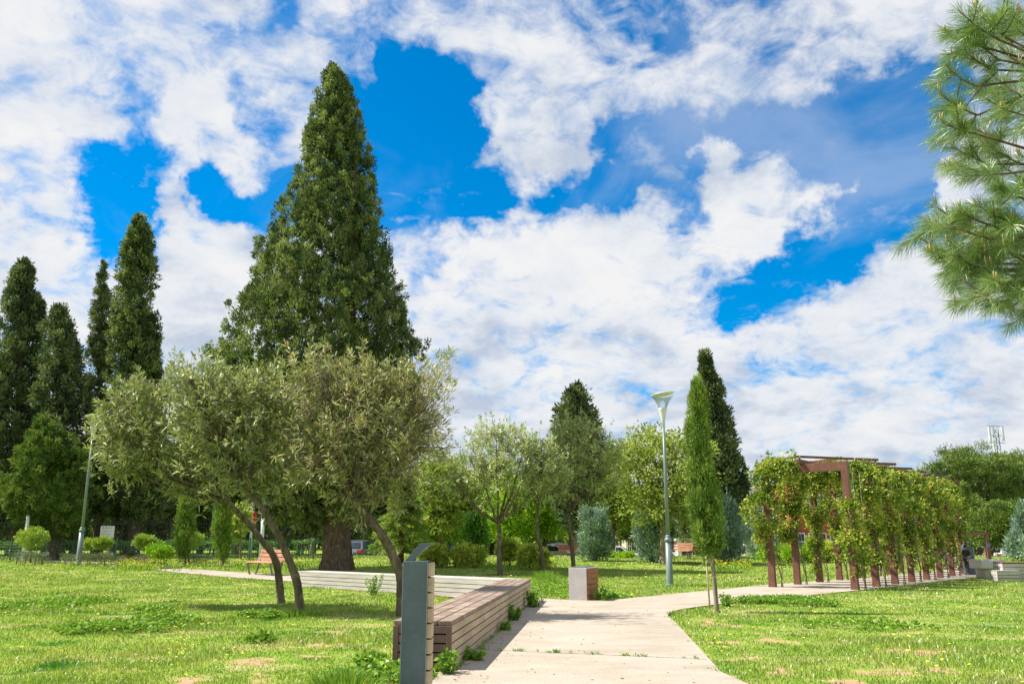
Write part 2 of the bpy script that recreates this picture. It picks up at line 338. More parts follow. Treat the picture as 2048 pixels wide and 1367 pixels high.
def conif(root,rows,Y,n,cr,per,L,W,mat,seed,up=.45,lump=.14,lf=3,name='crown',inner=.25,stretch=1.2,shell=.25,outw=.8,bough=None,nb=None,rnd=1.2):
    rng=np.random.default_rng(seed)
    z,xc,r=rows_profile(rows,Y)
    if bough is None: bough=cr*1.9
    if nb is None: nb=int(n/7)
    ni=int(n*inner)
    bc,bo,_=crown_rows(rows,Y,nb,bough*1.1,rng,.0,lump,lf,shell*.8)
    no=n-ni; k=rng.integers(0,nb,no); br=bough*(.6+.8*rng.random(nb))
    # narrow tips get small boughs
    Rz=np.interp(bc[:,2],z,r); br=np.minimum(br,np.maximum(Rz*.75,.35*bough))
    g=nrm(rng.normal(size=(no,3))+bo[k]*.7+np.array([0,0,.25])); g[:,2]*=stretch
    cen=bc[k]+g*(br[k]*(.55+.45*rng.random(no)))[:,None]; out=nrm(g)
    ic,io,_=crown_rows(rows,Y,ni,cr,rng,.75,lump,lf,.45)
    cen=np.concatenate([cen,ic]); out=np.concatenate([out,io])
    rad=cr*(.5+.6*rng.random(len(cen)))
    nt=max(8,int(n*.012)); tq=rng.random(nt); tz_=z[-1]-.05-(z[-1]-z[0])*.07*tq; tx=np.interp(tz_,z,xc)
    cen=np.concatenate([cen,np.stack([tx+rng.normal(size=nt)*cr*.35*tq,Y+rng.normal(size=nt)*cr*.35*tq,tz_],1)]); out=np.concatenate([out,nrm(np.stack([rng.normal(size=nt)*.3,rng.normal(size=nt)*.3,np.ones(nt)],1))]); rad=np.concatenate([rad,cr*(.15+.5*tq)])
    hd=np.hypot(cen[:,0]-np.interp(cen[:,2],z,xc),cen[:,1]-Y); zt=z[-1]+.2*cr
    ok=(cen[:,2]>z[0]-.3)&(cen[:,2]<zt)&(hd<np.interp(np.minimum(cen[:,2]+rad*.5,z[-1]),z,r)*1.10+cr*.25); cen=cen[ok];out=out[ok];rad=rad[ok]
    V,rr=clumps(cen,rad,out,per,L,W,rng,up=up,stretch=stretch,outw=outw,rnd=rnd,var=.7)
    return npmesh(name,V,quadfaces(len(V)//4),mat,root,rr)
def ell_crown(ells,n,rng,shell=.35,inner=.25,down=.0,prot=0,lumpy=0):
    """ells: (cx,cy,cz,rx,ry,rz); sample in union"""
    w=np.array([e[3]*e[4]+e[3]*e[5]+e[4]*e[5] for e in ells]); w/=w.sum()
    k=rng.choice(len(ells),n,p=w); E=np.array(ells)[k]
    g=nrm(rng.normal(size=(n,3)))
    f=1-shell*rng.random((n,1))**1.3; pr=(rng.random((n,1))<prot); f=np.where(pr,1+.22*rng.random((n,1)),f); g2=g*3.1+np.array([7.1,3.3,1.7]); f=f*(1+lumpy*(np.sin(g2[:,:1]*2.3+k[:,None])+np.sin(g2[:,1:2]*2.9+k[:,None]*2)+np.sin(g2[:,2:]*3.3))*.45); inn=rng.random((n,1))<inner; f=np.where(inn,.2+.6*rng.random((n,1)),f)
    cen=E[:,:3]+g*f*E[:,3:6]
    # drop those well inside another ellipsoid
    keep=np.ones(n,bool)
    for j,e in enumerate(ells):
        e=np.array(e); q=(((cen-e[:3])/e[3:6])**2).sum(1); keep&=~((q<.45)&(k!=j)&(rng.random(n)<.8))
    return cen[keep],nrm(g/E[:,3:6])[keep],inn[keep,0]
def broad(root,ells,n,cr,per,L,W,mat,seed,up=.2,flat_=.7,shell=.35,inner=.25,name='crown',rnd=1.2,outw=.6,lumpy=.0):
    rng=np.random.default_rng(seed)
    cen,out,inn=ell_crown(ells,n,rng,shell,inner,lumpy=lumpy)
    cen=cen+rng.normal(size=cen.shape)*cr*.35
    rad=cr*(.5+1.0*rng.random(len(cen)))
    V,r=clumps(cen,rad,out,per,L,W,rng,up=up,flat_=flat_,outw=outw,rnd=rnd)
    return npmesh(name,V,quadfaces(len(V)//4),mat,root,r)
def ellpx(Y,px,py,rx,ry,rd=None,dy=0):
    """ellipse in px at depth Y -> ellipsoid metres"""
    p=AT(px,py,Y+dy); s=ppm(Y+dy); rd=rx if rd is None else rd
    return (p.x,p.y,p.z,rx/s,rd/s,ry/s)
def limbs(root,base,top,tips,r0,mat,rng,name='trunk',n=9,bend=.15,flare=1.25):
    mb=MB(); base=Vector(base); top=Vector(top)
    H=(top-base).length
    pts=[base-Vector((0,0,.1)),base+Vector((0,0,.0))]; rs=[r0*flare*1.1,r0*flare]
    for i in range(1,7):
        f=i/6; p=base.lerp(top,f)+Vector((rng.normal()*bend*r0,rng.normal()*bend*r0,0)); pts.append(p); rs.append(r0*(1.05-.35*f))
    mb.tube(pts,rs,n)
    for tp in tips:
        tp=Vector(tp); s=base.lerp(top,.75+.25*rng.random()); m_=s.lerp(tp,.5)+Vector((rng.normal(),rng.normal(),rng.normal()))*.06*(tp-s).length
        m_.z-=.05*(tp-s).length
        mb.tube([s,m_,tp],[r0*.5,r0*.3,r0*.1],6)
    return mb.build(name,mat,root)
# ================================================================= SETTING
def inpoly(x,y,P):
    x=np.asarray(x); y=np.asarray(y); r=np.zeros(x.shape,bool); n=len(P)
    for i in range(n):
        x1,y1=P[i]; x2,y2=P[(i+1)%n]
        if y1==y2: continue
        c=((y1>y)!=(y2>y))&(x<(x2-x1)*(y-y1)/(y2-y1)+x1); r^=c
    return r
def smooth_poly(pts,it=2):
    for _ in range(it):
        q=[]
        for i in range(len(pts)-1):
            a,b=np.array(pts[i]),np.array(pts[i+1]); q+= [a*.75+b*.25,a*.25+b*.75]
        pts=[pts[0]]+[tuple(v) for v in q]+[pts[-1]]
    return pts
gp=lambda L:[tuple(G(a,b)[:2]) for a,b in L]
# bench frame (world)
BA=G(902,1343); BB=G(1062,1203)
bdir=Vector((BB.x-BA.x,BB.y-BA.y,0)); blen=bdir.length; bdir.normalize(); bn=Vector((bdir.y,-bdir.x,0))  # bn to the right
# path strips: left line / right line resampled
right_edge=smooth_poly([(4.6,-3.0),(2.75,5.0)]+gp([(1460,1367),(1400,1300),(1350,1245),(1331,1227),(1375,1217),(1450,1208),(1560,1196),(1640,1189),(1700,1183),(1790,1173),(1880,1163),(1960,1154),(2060,1151),(2200,1149)]),1)
left_edge=[(-.86,-3.0),(-.85,5.0),(BA.x-.1,BA.y),(BB.x-.05,BB.y)]+gp([(1064,1196)])+smooth_poly(gp([(1064,1196),(1140,1201),(1205,1202),(1290,1194),(1420,1181),(1530,1170),(1640,1162),(1720,1157),(1800,1149),(1870,1142),(1960,1136),(2200,1132)]),1)[1:]
main_poly=left_edge+right_edge[::-1]
lp_up=smooth_poly(gp([(60,1119),(150,1121),(250,1127),(400,1139),(500,1146),(600,1151),(800,1166),(960,1181),(1064,1195)]),1)
lp_lo=smooth_poly(gp([(60,1121),(150,1125),(300,1138),(400,1150),(500,1157),(600,1164),(800,1184),(960,1200),(1070,1213)]),1)
left_poly=lp_up+lp_lo[::-1]
def sheet(name,poly,z,mat):
    from mathutils.geometry import delaunay_2d_cdt
    xs=[p[0] for p in poly]; ys=[p[1] for p in poly]
    pts=[Vector(p[:2]) for p in poly]; n=len(pts); ed=[(i,(i+1)%n) for i in range(n)]
    gx=np.arange(min(xs),max(xs),1.2); gy=np.arange(min(ys),max(ys),1.2)
    X,Y=np.meshgrid(gx,gy); X=X.ravel(); Y=Y.ravel(); k=inpoly(X,Y,poly)
    pts+= [Vector((a,b)) for a,b in zip(X[k],Y[k])]
    r=delaunay_2d_cdt(pts,ed,[list(range(n))],1,1e-4)
    V=[(v.x,v.y,tz(v.x,v.y)+z) for v in r[0]]
    me=bpy.data.meshes.new(name); me.from_pydata(V,[],[list(f) for f in r[2]]); me.update()
    # face up
    if me.polygons and sum(p.normal.z for p in me.polygons)<0: me.flip_normals()
    o=link(name,me,mat); o['kind']='structure'; return o
sheet('path',main_poly,.022,M['path']); sheet('side_path',left_poly,.018,M['path'])
# joint lines in concrete
def joint(name,a,b):
    mb=MB(); a=Vector(a); b=Vector(b); mb.bar(a+Vector((0,0,.0235)),b+Vector((0,0,.0235)),.012,.004); o=mb.build(name,M['joint']); o['kind']='structure'
M['joint']=pmat('joint_soil',[(.3,(.2,.16,.11)),(.7,(.38,.33,.26))],20,4,.95)
joint('path_joint',G(962,1302),G(1412,1322))
# ground grid
def ground():
    xs=np.concatenate([np.arange(-240,-30,10),np.arange(-30,-14,1.0),np.arange(-14,14,.1),np.arange(14,40,1.0),np.arange(40,241,10)])
    ys=np.concatenate([np.arange(-40,3,4.),np.arange(4,14,.08),np.arange(14,30,.5),np.arange(30,80,1.5),np.arange(80,420,20)])
    X,Y=np.meshgrid(xs,ys); Z=ter(X,Y)
    V=np.stack([X.ravel(),Y.ravel(),Z.ravel()],1); nx=len(xs); ny=len(ys)
    i=np.arange(nx-1)[None,:]+nx*np.arange(ny-1)[:,None]; i=i.ravel()
    Fc=np.stack([i,i+1,i+1+nx,i+nx],1)
    o=npmesh('ground',V,Fc,M['turf'],smooth=True); o['kind']='structure'
    a=o.data.attributes.new('soil','FLOAT','POINT'); a.data.foreach_set('value',soil(V[:,0],V[:,1]).astype(np.float32))
    return o
SO=[(1427,1272,.33,.22),(1462,1285,.3,.12),(1535,1278,.28,.2),(1478,1318,.25,.16),(1515,1314,.2,.1),(1600,1352,.5,.3),(1830,1303,.45,.2),(1860,1337,.25,.1),(470,1322,.35,.2),(540,1316,.25,.12),(640,1290,.25,.12),(700,1288,.3,.1),(490,1362,.4,.2),(380,1366,.4,.2),(620,1312,.25,.12),(230,1322,.3,.14),(1420,1242,.3,.4),(1740,1345,.3,.1),(690,1265,.25,.15)]
SOW=[(G(a,b)[:2],c,d) for a,b,c,d in SO]
def soil(x,y):
    s=np.zeros(np.shape(x))
    wob=(vn(x,y,2.4)-.5)*1.0+(vn(x,y,6.5,2)-.5)*1.3+(vn(x,y,17,5)-.5)*.9
    for (cx,cy),rx,ry in SOW:
        s=np.maximum(s,.62-np.sqrt(((x-cx)/rx)**2+((y-cy)/(ry*1.8))**2)*.55+wob*.9)
    g_=(vn(x,y,.55,11)*.5+vn(x,y,3.1,12)*.35+vn(x,y,9,13)*.25-.72)*2.2*(np.asarray(y)<22)
    return np.clip(np.maximum(s,g_),0,1)
ground()
# road behind the lawn
rd=MB(); 
o=sheet('road',[(-8,74),(60,74),(60,88),(-8,88)],.03,M['asph'])
# ---------------------------------------------------------------- grass
no_grass=[main_poly,left_poly]
bench_foot=[(BA+bn*0.02)[:2],(BB+bn*.02)[:2],(BB-bn*.62)[:2],(BA-bn*.62)[:2]]
def grass(seed,N_,y0,y1,hs,name):
    rng=np.random.default_rng(seed)
    y=y0*(y1/y0)**rng.random(N_); x=(rng.random(N_)*2-1)*(.66*y+2.0)
    ex=x+(vn(x,y,5,6)-.5)*.22; ey=y+(vn(x,y,5,8)-.5)*.3
    keep=~inpoly(ex,ey,main_poly)&~inpoly(ex,ey,left_poly)&~inpoly(x,y,bench_foot)&~((x>BA.x)&(x<BB.x+.3)&inpoly(x,y,main_poly))
    so=soil(x,y); keep&=(rng.random(N_)>so*1.25)
    den=vn(x,y,.8,1)*.5+vn(x,y,2.7,2)*.5; keep&=(rng.random(N_)<.45+.9*den)
    x=x[keep];y=y[keep];n=len(x)
    tall=vn(x,y,.7,3)*.5+vn(x,y,2.3,4)*.5
    h=(.024+.060*np.clip(tall-.25,0,1)**1.3*1.7)*(.5+.8*rng.random(n))*hs
    # rough tufts along edges of bench
    bx=(x-BA.x)*bdir.x+(y-BA.y)*bdir.y; bd=(x-BA.x)*bn.x+(y-BA.y)*bn.y
    near=(bx>-.3)&(bx<blen)&(bd>-.95)&(bd<-.55); h=np.where(near,h*1.9,h)
    w=.0034*(y/7)**.85*(.7+.7*rng.random(n))
    h=h*(1+.012*np.maximum(y-12,0))
    th=rng.random(n)*2*PI; ln=rng.random(n)*.85; ld=rng.random(n)*2*PI+.0
    z=ter(x,y)-.004
    s=np.stack([np.cos(th),np.sin(th),0*th],1)*w[:,None]
    l=np.stack([np.cos(ld)*ln,np.sin(ld)*ln,np.ones(n)],1)
    B=np.stack([x,y,z],1); Mi=B+l*np.array([.45,.45,1])*(h*.55)[:,None]; T=B+l*np.array([1.15,1.15,.92])*h[:,None]
    V=np.empty((n,5,3),np.float32); V[:,0]=B-s; V[:,1]=B+s; V[:,2]=Mi+s*.8; V[:,3]=Mi-s*.8; V[:,4]=T
    b=np.arange(n)[:,None]*5
    Fq=np.concatenate([b+np.array([[0,1,2]]),b+np.array([[0,2,3]]),b+np.array([[3,2,4]])],1).reshape(-1,3)
    r=np.repeat(np.clip(rng.random(n)*.9+ (rng.random(n)<.05)*.3,0,1),3)
    return npmesh(name,V.reshape(-1,3),Fq,M['blade'],None,r)
tag(grass(1,560000,4.6,62,1.0,'grass'),'short green and straw coloured lawn grass around the paths','grass',kind='stuff')
# broad leaf ground cover patches
def cover(name,label,spots,seed):
    rng=np.random.default_rng(seed); V=[];R=[]
    for px,py,rx,ry,n in spots:
        c=G(px,py); a=rng.random(n)*2*PI; q=np.sqrt(rng.random(n))
        x=c.x+np.cos(a)*q*rx; y=c.y+np.sin(a)*q*ry
        k=~inpoly(x,y,main_poly)&~inpoly(x,y,left_poly)&(vn(x,y,1.7,3)*.6+vn(x,y,5,4)*.5+.35*(1-q)>.58); x=x[k];y=y[k];n=len(x)
        if n==0: continue
        h=.04+.11*rng.random(n)*(1-q[k]**2)
        P=np.stack([x,y,ter(x,y)+h],1); D=nrm(rng.normal(size=(n,3))*np.array([1,1,.35])+np.array([0,0,.25]))
        v=leafquads(P,D,.045+.03*rng.random(n),.035+.01*rng.random(n),rng); V.append(v.reshape(-1,3)); R.append(rng.random(n))
    V=np.concatenate(V);R=np.concatenate(R)
    tag(npmesh(name,V,quadfaces(len(V)//4),M['weed'],None,R),label,'weeds',kind='stuff')
cover('clover_patch','low dark green clover and weeds growing in the lawn',[(235,1260,.95,.75,3600),(320,1245,.7,.5,1600),(300,1225,.5,.4,900),(60,1215,1.2,.8,3000),(165,1205,.9,.7,1500),(520,1285,.2,.15,350),(520,1235,.5,.5,1500),(780,1355,.5,.4,1500),(740,1335,.3,.3,900),(1560,1203,1.2,.6,2800),(1500,1206,.7,.4,2000),(1620,1212,.6,.4,1500),(1740,1255,1.0,.8,1400),(1120,1190,1.0,1.5,1800),(1100,1175,1.2,1.5,1600),(1220,1196,.5,.5,900)],3)
def flowers(name,label,seed,pts,col):
    rng=np.random.default_rng(seed); mb=MB()
    for x,y,h,r in pts:
        z=tz(x,y)+h; a0=rng.random()*6
        tl=Vector((rng.normal()*.25,rng.normal()*.25,1)).normalized(); u=tl.cross(Vector((1,0,0))).normalized(); v=tl.cross(u)
        n=7; c=Vector((x,y,z)); vs=[c+tl*r*.25]
        for k in range(n*2):
            q=a0+PI*k/n; rr=r if k%2==0 else r*.55; vs.append(c+(u*math.cos(q)+v*math.sin(q))*rr)
        mb.add(vs,[(0,1+k,1+(k+1)%(2*n)) for k in range(2*n)])
    tag(mb.build(name,col),label,'flowers',kind='stuff')
M['fly']=flat('yellow_petal',(.88,.68,.02),.6); M['flw']=flat('white_petal',(.8,.8,.75),.6)
rng=np.random.default_rng(8); fp=[]
for px,py in [(355,1304),(362,1308),(370,1302),(345,1290),(361,1282),(368,1284),(354,1289),(335,1293),(386,1291),(336,1304),(337,1310),(368,1293),(358,1306),(352,1318),(360,1316),(364,1314),(303,1320),(302,1332),(285,1308),(341,1340),(468,1305),(453,1313),(484,1312),(440,1249),(428,1245),(625,1236),(1411,1293),(1431,1280),(1440,1290),(1418,1298),(1445,1310),(1437,1289),(1450,1296)]:
    g_=G(px,py+6); fp.append((g_.x,g_.y,.05+.05*rng.random(),.017))
for _ in range(900):
    y=5.5*(58/5.5)**(rng.random()**.55); x=(rng.random()*2-1)*(.64*y+1)
    cl=vn(x,y,.5,7)
    if cl<.52 and y<38: continue
    if inpoly(np.array([x]),np.array([y]),main_poly)[0] or inpoly(np.array([x]),np.array([y]),left_poly)[0]: continue
    fp.append((x,y,.06+.06*rng.random(),.013+.0009*y))
flowers('yellow_flowers','small yellow dandelion flowers dotted over the lawn',1,fp,M['fly'])
fw=[]
for _ in range(170):
    y=9*(50/9)**rng.random(); x=(rng.random()*2-1)*(.64*y+1)
    if vn(x,y,.45,9)<.62: continue
    if inpoly(np.array([x]),np.array([y]),main_poly)[0] or inpoly(np.array([x]),np.array([y]),left_poly)[0]: continue
    fw.append((x,y,.05+.03*rng.random(),.009+.0004*y))
flowers('white_flowers','tiny white daisies scattered through the lawn',2,fw,M['flw'])
rngl=np.random.default_rng(91); P=[]
for (pa,pb_,n_) in ((G(962,1302),G(1412,1322),90),(G(1085,1215),G(1331,1228),0)):
    for _ in range(n_):
        u=rngl.random(); 
        if math.sin(u*23)*math.sin(u*57+1)<.05: continue
        p=pa.lerp(pb_,u); 
        for k in range(7): P.append((p.x+rngl.normal()*.012,p.y+rngl.normal()*.008,.024))
for py in np.linspace(1214,1345,70):
    p=G(902+(1343-py)/140*160,py)
    for k in range(rngl.integers(2,14)): P.append((p.x+.03+abs(rngl.normal())*.02,p.y+rngl.normal()*.03,.02))
P=np.array(P); n=len(P); D=nrm(rngl.normal(size=(n,3))*np.array([.8,.8,.2])+np.array([0,0,.7]))
tag(npmesh('joint_weeds',leafquads(P,D,.03+.035*rngl.random(n),.009,rngl).reshape(-1,3),quadfaces(n),M['weed'],None,rngl.random(n)),'tiny weeds growing in the path joints and along the bench foot','weeds',kind='stuff')
P=[]
for _ in range(5200):
    y=5.2*(24/5.2)**rngl.random(); x=rngl.uniform(-.6,6)
    if not inpoly(np.array([x]),np.array([y]),main_poly)[0]: continue
    dl=abs((x-BA.x)*bn.x+(y-BA.y)*bn.y)
    if rngl.random()>.10+.9*math.exp(-dl*3.5): continue
    P.append((x,y,.026))
P=np.array(P); n=len(P); D=nrm(rngl.normal(size=(n,3))*np.array([1,1,.12]))
tag(npmesh('leaf_litter',leafquads(P,D,.02+.035*rngl.random(n),.010,rngl).reshape(-1,3),quadfaces(n),M['oled2'],None,rngl.random(n)),'dry fallen leaves and grit scattered on the path','leaf litter',kind='stuff')
# ================================================================= BENCHES
def run_bench(name,label,A,d,L,w,h,mt,ms,me_,group=None,nt=4,ns=5,mirror=1):
    """A = front right ground corner, d = dir along, bench extends to the left (-n) by w"""
    d=Vector(d).normalized(); n=Vector((d.y,-d.x,0))*mirror
    root=thing(name,label,'bench',A,group)
    rz=math.atan2(d.y,d.x)
    gap=.014; th=.045
    # top boards
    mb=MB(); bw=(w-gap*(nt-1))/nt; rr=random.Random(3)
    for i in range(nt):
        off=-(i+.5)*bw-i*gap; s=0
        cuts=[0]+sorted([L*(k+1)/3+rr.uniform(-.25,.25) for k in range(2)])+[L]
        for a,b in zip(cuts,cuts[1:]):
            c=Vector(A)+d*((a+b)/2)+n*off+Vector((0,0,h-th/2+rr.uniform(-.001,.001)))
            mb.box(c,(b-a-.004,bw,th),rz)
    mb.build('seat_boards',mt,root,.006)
    hs=h-th-.004
    bh=(hs-.01-gap*(ns-1))/ns
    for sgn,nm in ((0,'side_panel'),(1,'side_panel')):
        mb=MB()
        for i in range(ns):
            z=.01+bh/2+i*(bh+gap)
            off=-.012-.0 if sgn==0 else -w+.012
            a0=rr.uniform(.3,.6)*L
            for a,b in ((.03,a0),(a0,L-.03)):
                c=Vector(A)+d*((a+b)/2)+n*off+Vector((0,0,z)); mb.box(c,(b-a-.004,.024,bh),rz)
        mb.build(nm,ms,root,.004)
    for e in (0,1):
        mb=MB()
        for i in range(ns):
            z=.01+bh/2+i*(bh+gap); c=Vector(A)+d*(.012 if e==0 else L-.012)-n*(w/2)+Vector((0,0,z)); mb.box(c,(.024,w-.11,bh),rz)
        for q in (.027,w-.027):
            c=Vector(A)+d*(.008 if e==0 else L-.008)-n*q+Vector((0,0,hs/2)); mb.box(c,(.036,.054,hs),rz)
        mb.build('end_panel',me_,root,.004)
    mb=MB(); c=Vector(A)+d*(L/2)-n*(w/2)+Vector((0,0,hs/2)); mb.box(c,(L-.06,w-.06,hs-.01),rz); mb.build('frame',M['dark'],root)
    return root
run_bench('slatted_bench','long brown slatted wooden bench beside the path behind the slate post',BA,bdir,blen,.60,.485,M['woodt'],M['woods'],M['woode'])
# pale bench
pb=AT(1061,1162,17.7); P0=Vector((BB.x-.62,BB.y-.25,0)); 
pd=Vector((-6.9,8.0,0)).normalized()
bkL=AT(593,1138,25.9); st=Vector((BB.x,BB.y,0))-bdir*.0
pdir=(Vector((bkL.x,bkL.y,0))-st).normalized()
nl=Vector((-pdir.y,pdir.x,0))
st2=st+pdir*.66
run_bench('slatted_bench','long pale weathered bench behind the leaning trees, joining the brown one at a corner',st2,pdir,(Vector((bkL.x,bkL.y,0))-st2).length,.58,.45,M['woodp'],M['woodp'],M['woodp'],nt=4,ns=4,mirror=-1 if False else -1)
# ================================================================= SLATE POST
def slate_post(root,c,w,dp,h,scale=1,slats=True):
    c=Vector(c)
    M0=MB(); M0.box(c+Vector((0,0,h/2)),(w,dp,h)); M0.build('metal_casing',M['slate'],root,.004)
    # pale chipped edge trims
    mb=MB()
    for sx in(-1,1): mb.box(c+Vector((sx*(w/2-.0015),-dp/2-.001,h/2)),(.004,.004,h-.01))
    mb.box(c+Vector((0,-dp/2-.001,h-.003)),(w-.012,.004,.004)); mb.build('edge_trim',M['slated'],root)
    if slats:
        mb=MB(); n=9; bh=(h-.03-.012*(n-1))/n
        for i in range(n): mb.box(c+Vector((w/2+.02,.012,.015+bh/2+i*(bh+.012))),(.04,dp-.01,bh))
        mb.build('side_slats',M['woods'],root,.003)
        mb=MB(); mb.box(c+Vector((w/2+.004,.012,h/2)),(.007,dp-.03,h-.02)); mb.build('slat_backing',M['dark'],root)
    # slanted hood: bent metal chute extruded over the depth
    z=h+.002; x0=-w/2+.01
    prof=[(x0,0),(x0+.076*scale,0),(x0+.09*scale,.03*scale),(x0+.195*scale,.12*scale),(x0+.235*scale,.133*scale),(x0+.235*scale,.141*scale),(x0+.129*scale,.141*scale)]
    mb=MB(); mb.prism([c+Vector((a,-dp/2+.012,z+b)) for a,b in prof],(0,dp-.03,0)); mb.build('hood',M['slate'],root,.002)
PX=AT(835,1118,7.35); 
root=thing('waste_post','tall slate grey metal post with slanted hood standing at the end of the brown bench','litter post',(PX.x-.005,7.35,0))
slate_post(root,root.location,.205,.20,1.105)
print('post top z',PX.z)
root=None
Pf=G(1940,1149)
root=thing('waste_post','slate grey metal post with slanted hood beyond the pergola near the far benches','litter post',Pf)
slate_post(root,root.location,.33,.3,1.08,1.2)
# concrete and wood planter bin
bl=G(1140,1200); br=G(1174,1201)
root=thing('litter_bin','square litter bin with pale concrete side and red-brown wooden slats beside the path',('litter bin'),((bl.x+br.x)/2+.25,bl.y+.35,0))
c=Vector(root.location); s_=ppm(bl.y); wid=60/s_; hh=63/s_
th=math.radians(-33)
# two visible faces: left (concrete) 34px, right (slats) 26px
R3=Matrix.Rotation(math.radians(33),3,'Z'); sx=.66; sy=.62
corner=Vector((G(1174,1202).x,G(1174,1202).y,0))
u1=R3@Vector((-1,0,0)); u1=Vector((-.86,.10,0)).normalized(); u2=Vector((.62,.78,0)).normalized()
u1=Vector((-.97,.22,0)).normalized(); u2=Vector((.75,.66,0)).normalized(); u2=Vector((-u1.y,u1.x,0))*-1
u2=Vector((.60,.80,0)).normalized(); u1=Vector((-.80,.60,0))
Lf=.40/1.0; Lw=.37
u1=Vector((-.93,.36,0)).normalized(); u2=Vector((.36,.93,0)).normalized()
Lf=34/s_/.93*1.0; Lw=.86
mb=MB(); p=[corner,corner+u1*Lf,corner+u1*Lf+u2*Lw,corner+u2*Lw]
mb.prism([q+Vector((0,0,.0)) for q in p],(0,0,hh)); mb.build('concrete_body',M['conc'],root,.006)
mb=MB(); n=6; bh=(hh-.012*(n-1)-.02)/n
for i in range(n):
    z=.01+bh/2+i*(bh+.012); a=corner+u2*.015-u1*.018; b=corner+u2*(Lw-.01)-u1*.018; mb.bar(a+Vector((0,0,z)),b+Vector((0,0,z)),.034,bh)
mb.build('side_slats',M['woodr'],root,.003)
mb=MB(); mb.prism([q+Vector((0,0,hh+.001)) for q in [corner+u1*.05+u2*.05,corner+u1*(Lf-.05)+u2*.05,corner+u1*(Lf-.05)+u2*(Lw-.05),corner+u1*.05+u2*(Lw-.05)]],(0,0,.02)); mb.build('lid',M['slate'],root,.003)
# ================================================================= LAMPS
def lamp(name,label,base,H,tilt=0,group='street lamps in the park'):
    b=Vector(base); root=thing(name,label,'street lamp',b,group); s=H/5.6
    hs=1.24*s
    T=Matrix.Rotation(tilt,3,'Y')
    def lt(prof,n=24,off=Vector((0,0,0)),M_=None):
        mb=MB(); mb.lathe(b+off,prof,n,(T@M_) if M_ else T); return mb
    lt([(.115*s,0),(.117*s,.05),(.103*s,.07),(.10*s,.1),(.084*s,hs)]).build('base_sleeve',M['lampg'],root)
    lt([(.084*s,hs),(.108*s,hs+.015),(.112*s,hs+.05),(.085*s,hs+.10),(.07*s,hs+.12),(.075*s,hs+.15),(.058*s,hs+.19)]).build('collar',M['lampg'],root)
    lt([(.056*s,hs+.185),(.048*s,H*.55),(.038*s,H-1.03*s)]).build('pole',M['lampg'],root)
    lt([(.036*s,H-1.04*s),(.05*s,H-1.02*s),(.058*s,H-.85*s),(.125*s,H-.56*s),(.13*s,H-.53*s),(.115*s,H-.51*s)]).build('lower_cone',M['lampw'],root)
    g=MB(); g.lathe(b,[(.112*s,H-.515*s),(.17*s,H-.38*s),(.26*s,H-.22*s),(.335*s,H-.13*s)],28,T,cap=False)
    g.build('glass_cone',M['glass'],root)
    tl=Matrix.Rotation(math.radians(-9),3,'Y')
    d=MB(); d.lathe(b+T@Vector((0,0,H-.09*s)),[(.05*s,-.055*s),(.22*s,-.045*s),(.335*s,-.02*s),(.345*s,0)],28,T@tl); d.build('reflector',M['lampc'],root)
    d=MB(); d.lathe(b+T@Vector((0,0,H-.09*s)),[(.35*s,-.003*s),(.352*s,.012*s),(.2*s,.045*s),(.02*s,.058*s)],28,T@tl); d.build('cap',M['lampw'],root)
    return root
b=G(1340,1172); H=AT(1343,782,b.y).z-b.z; lamp('street_lamp','grey green street lamp with clear cone head beside the path, near the slender staked cypress',b,H)
b=G(156,1131); H=AT(178,826,b.y).z-b.z; lamp('street_lamp','grey green street lamp at the left, its cone head touching the oleander crown',b,H)
# ================================================================= PERGOLA
pr0=G(1711,1180); PH=AT(1711,922,pr0.y).z
dirp=Vector((1.247,1.59,0)); step=dirp.length*.985; dp_=dirp.normalized(); perp=Vector((-dp_.y,dp_.x,0))
pl0=pr0+perp*2.3
root=thing('pergola','long brown steel pergola over the path, overgrown with climbing plants','pergola',(pr0+pl0)/2)
PW=.185; NP=8; curve=[0,0,0,0,0,0,0,0]
RP=[];LP=[]
cp=Vector(pr0); cl=Vector(pl0)
for i in range(NP):
    a=0.0; 
    RP.append(Vector((cp.x,cp.y,0))); LP.append(Vector((cl.x,cl.y,0)))
    dd=Matrix.Rotation(a,3,'Z')@dp_; cp=cp+dd*step; cl=cl+dd*step
rzp=math.atan2(dp_.y,dp_.x)
for i in range(NP):
    for Q in (RP,LP):
        mb=MB(); mb.box(Q[i]+Vector((0,0,PH/2)),(PW*.75,PW,PH),rzp); mb.box(Q[i]+Vector((0,0,.07)),(PW*.75+.014,PW+.014,.14),rzp); mb.build('post',M['steel'],root,.004)
    mb=MB(); mb.bar(RP[i]+perp*(PW/2+.004)+Vector((0,0,PH-.13)),LP[i]-perp*(PW/2+.004)+Vector((0,0,PH-.13)),PW*.72,.24); mb.build('crossbeam',M['steel'],root,.004)
K0=AT(1594,917,24.8); zr=max(K0.z,PH+.17)+.05; print('raft',K0,PH); re_=Vector((.94,.34,0)).normalized(); rs_=Vector((-re_.y,re_.x,0))
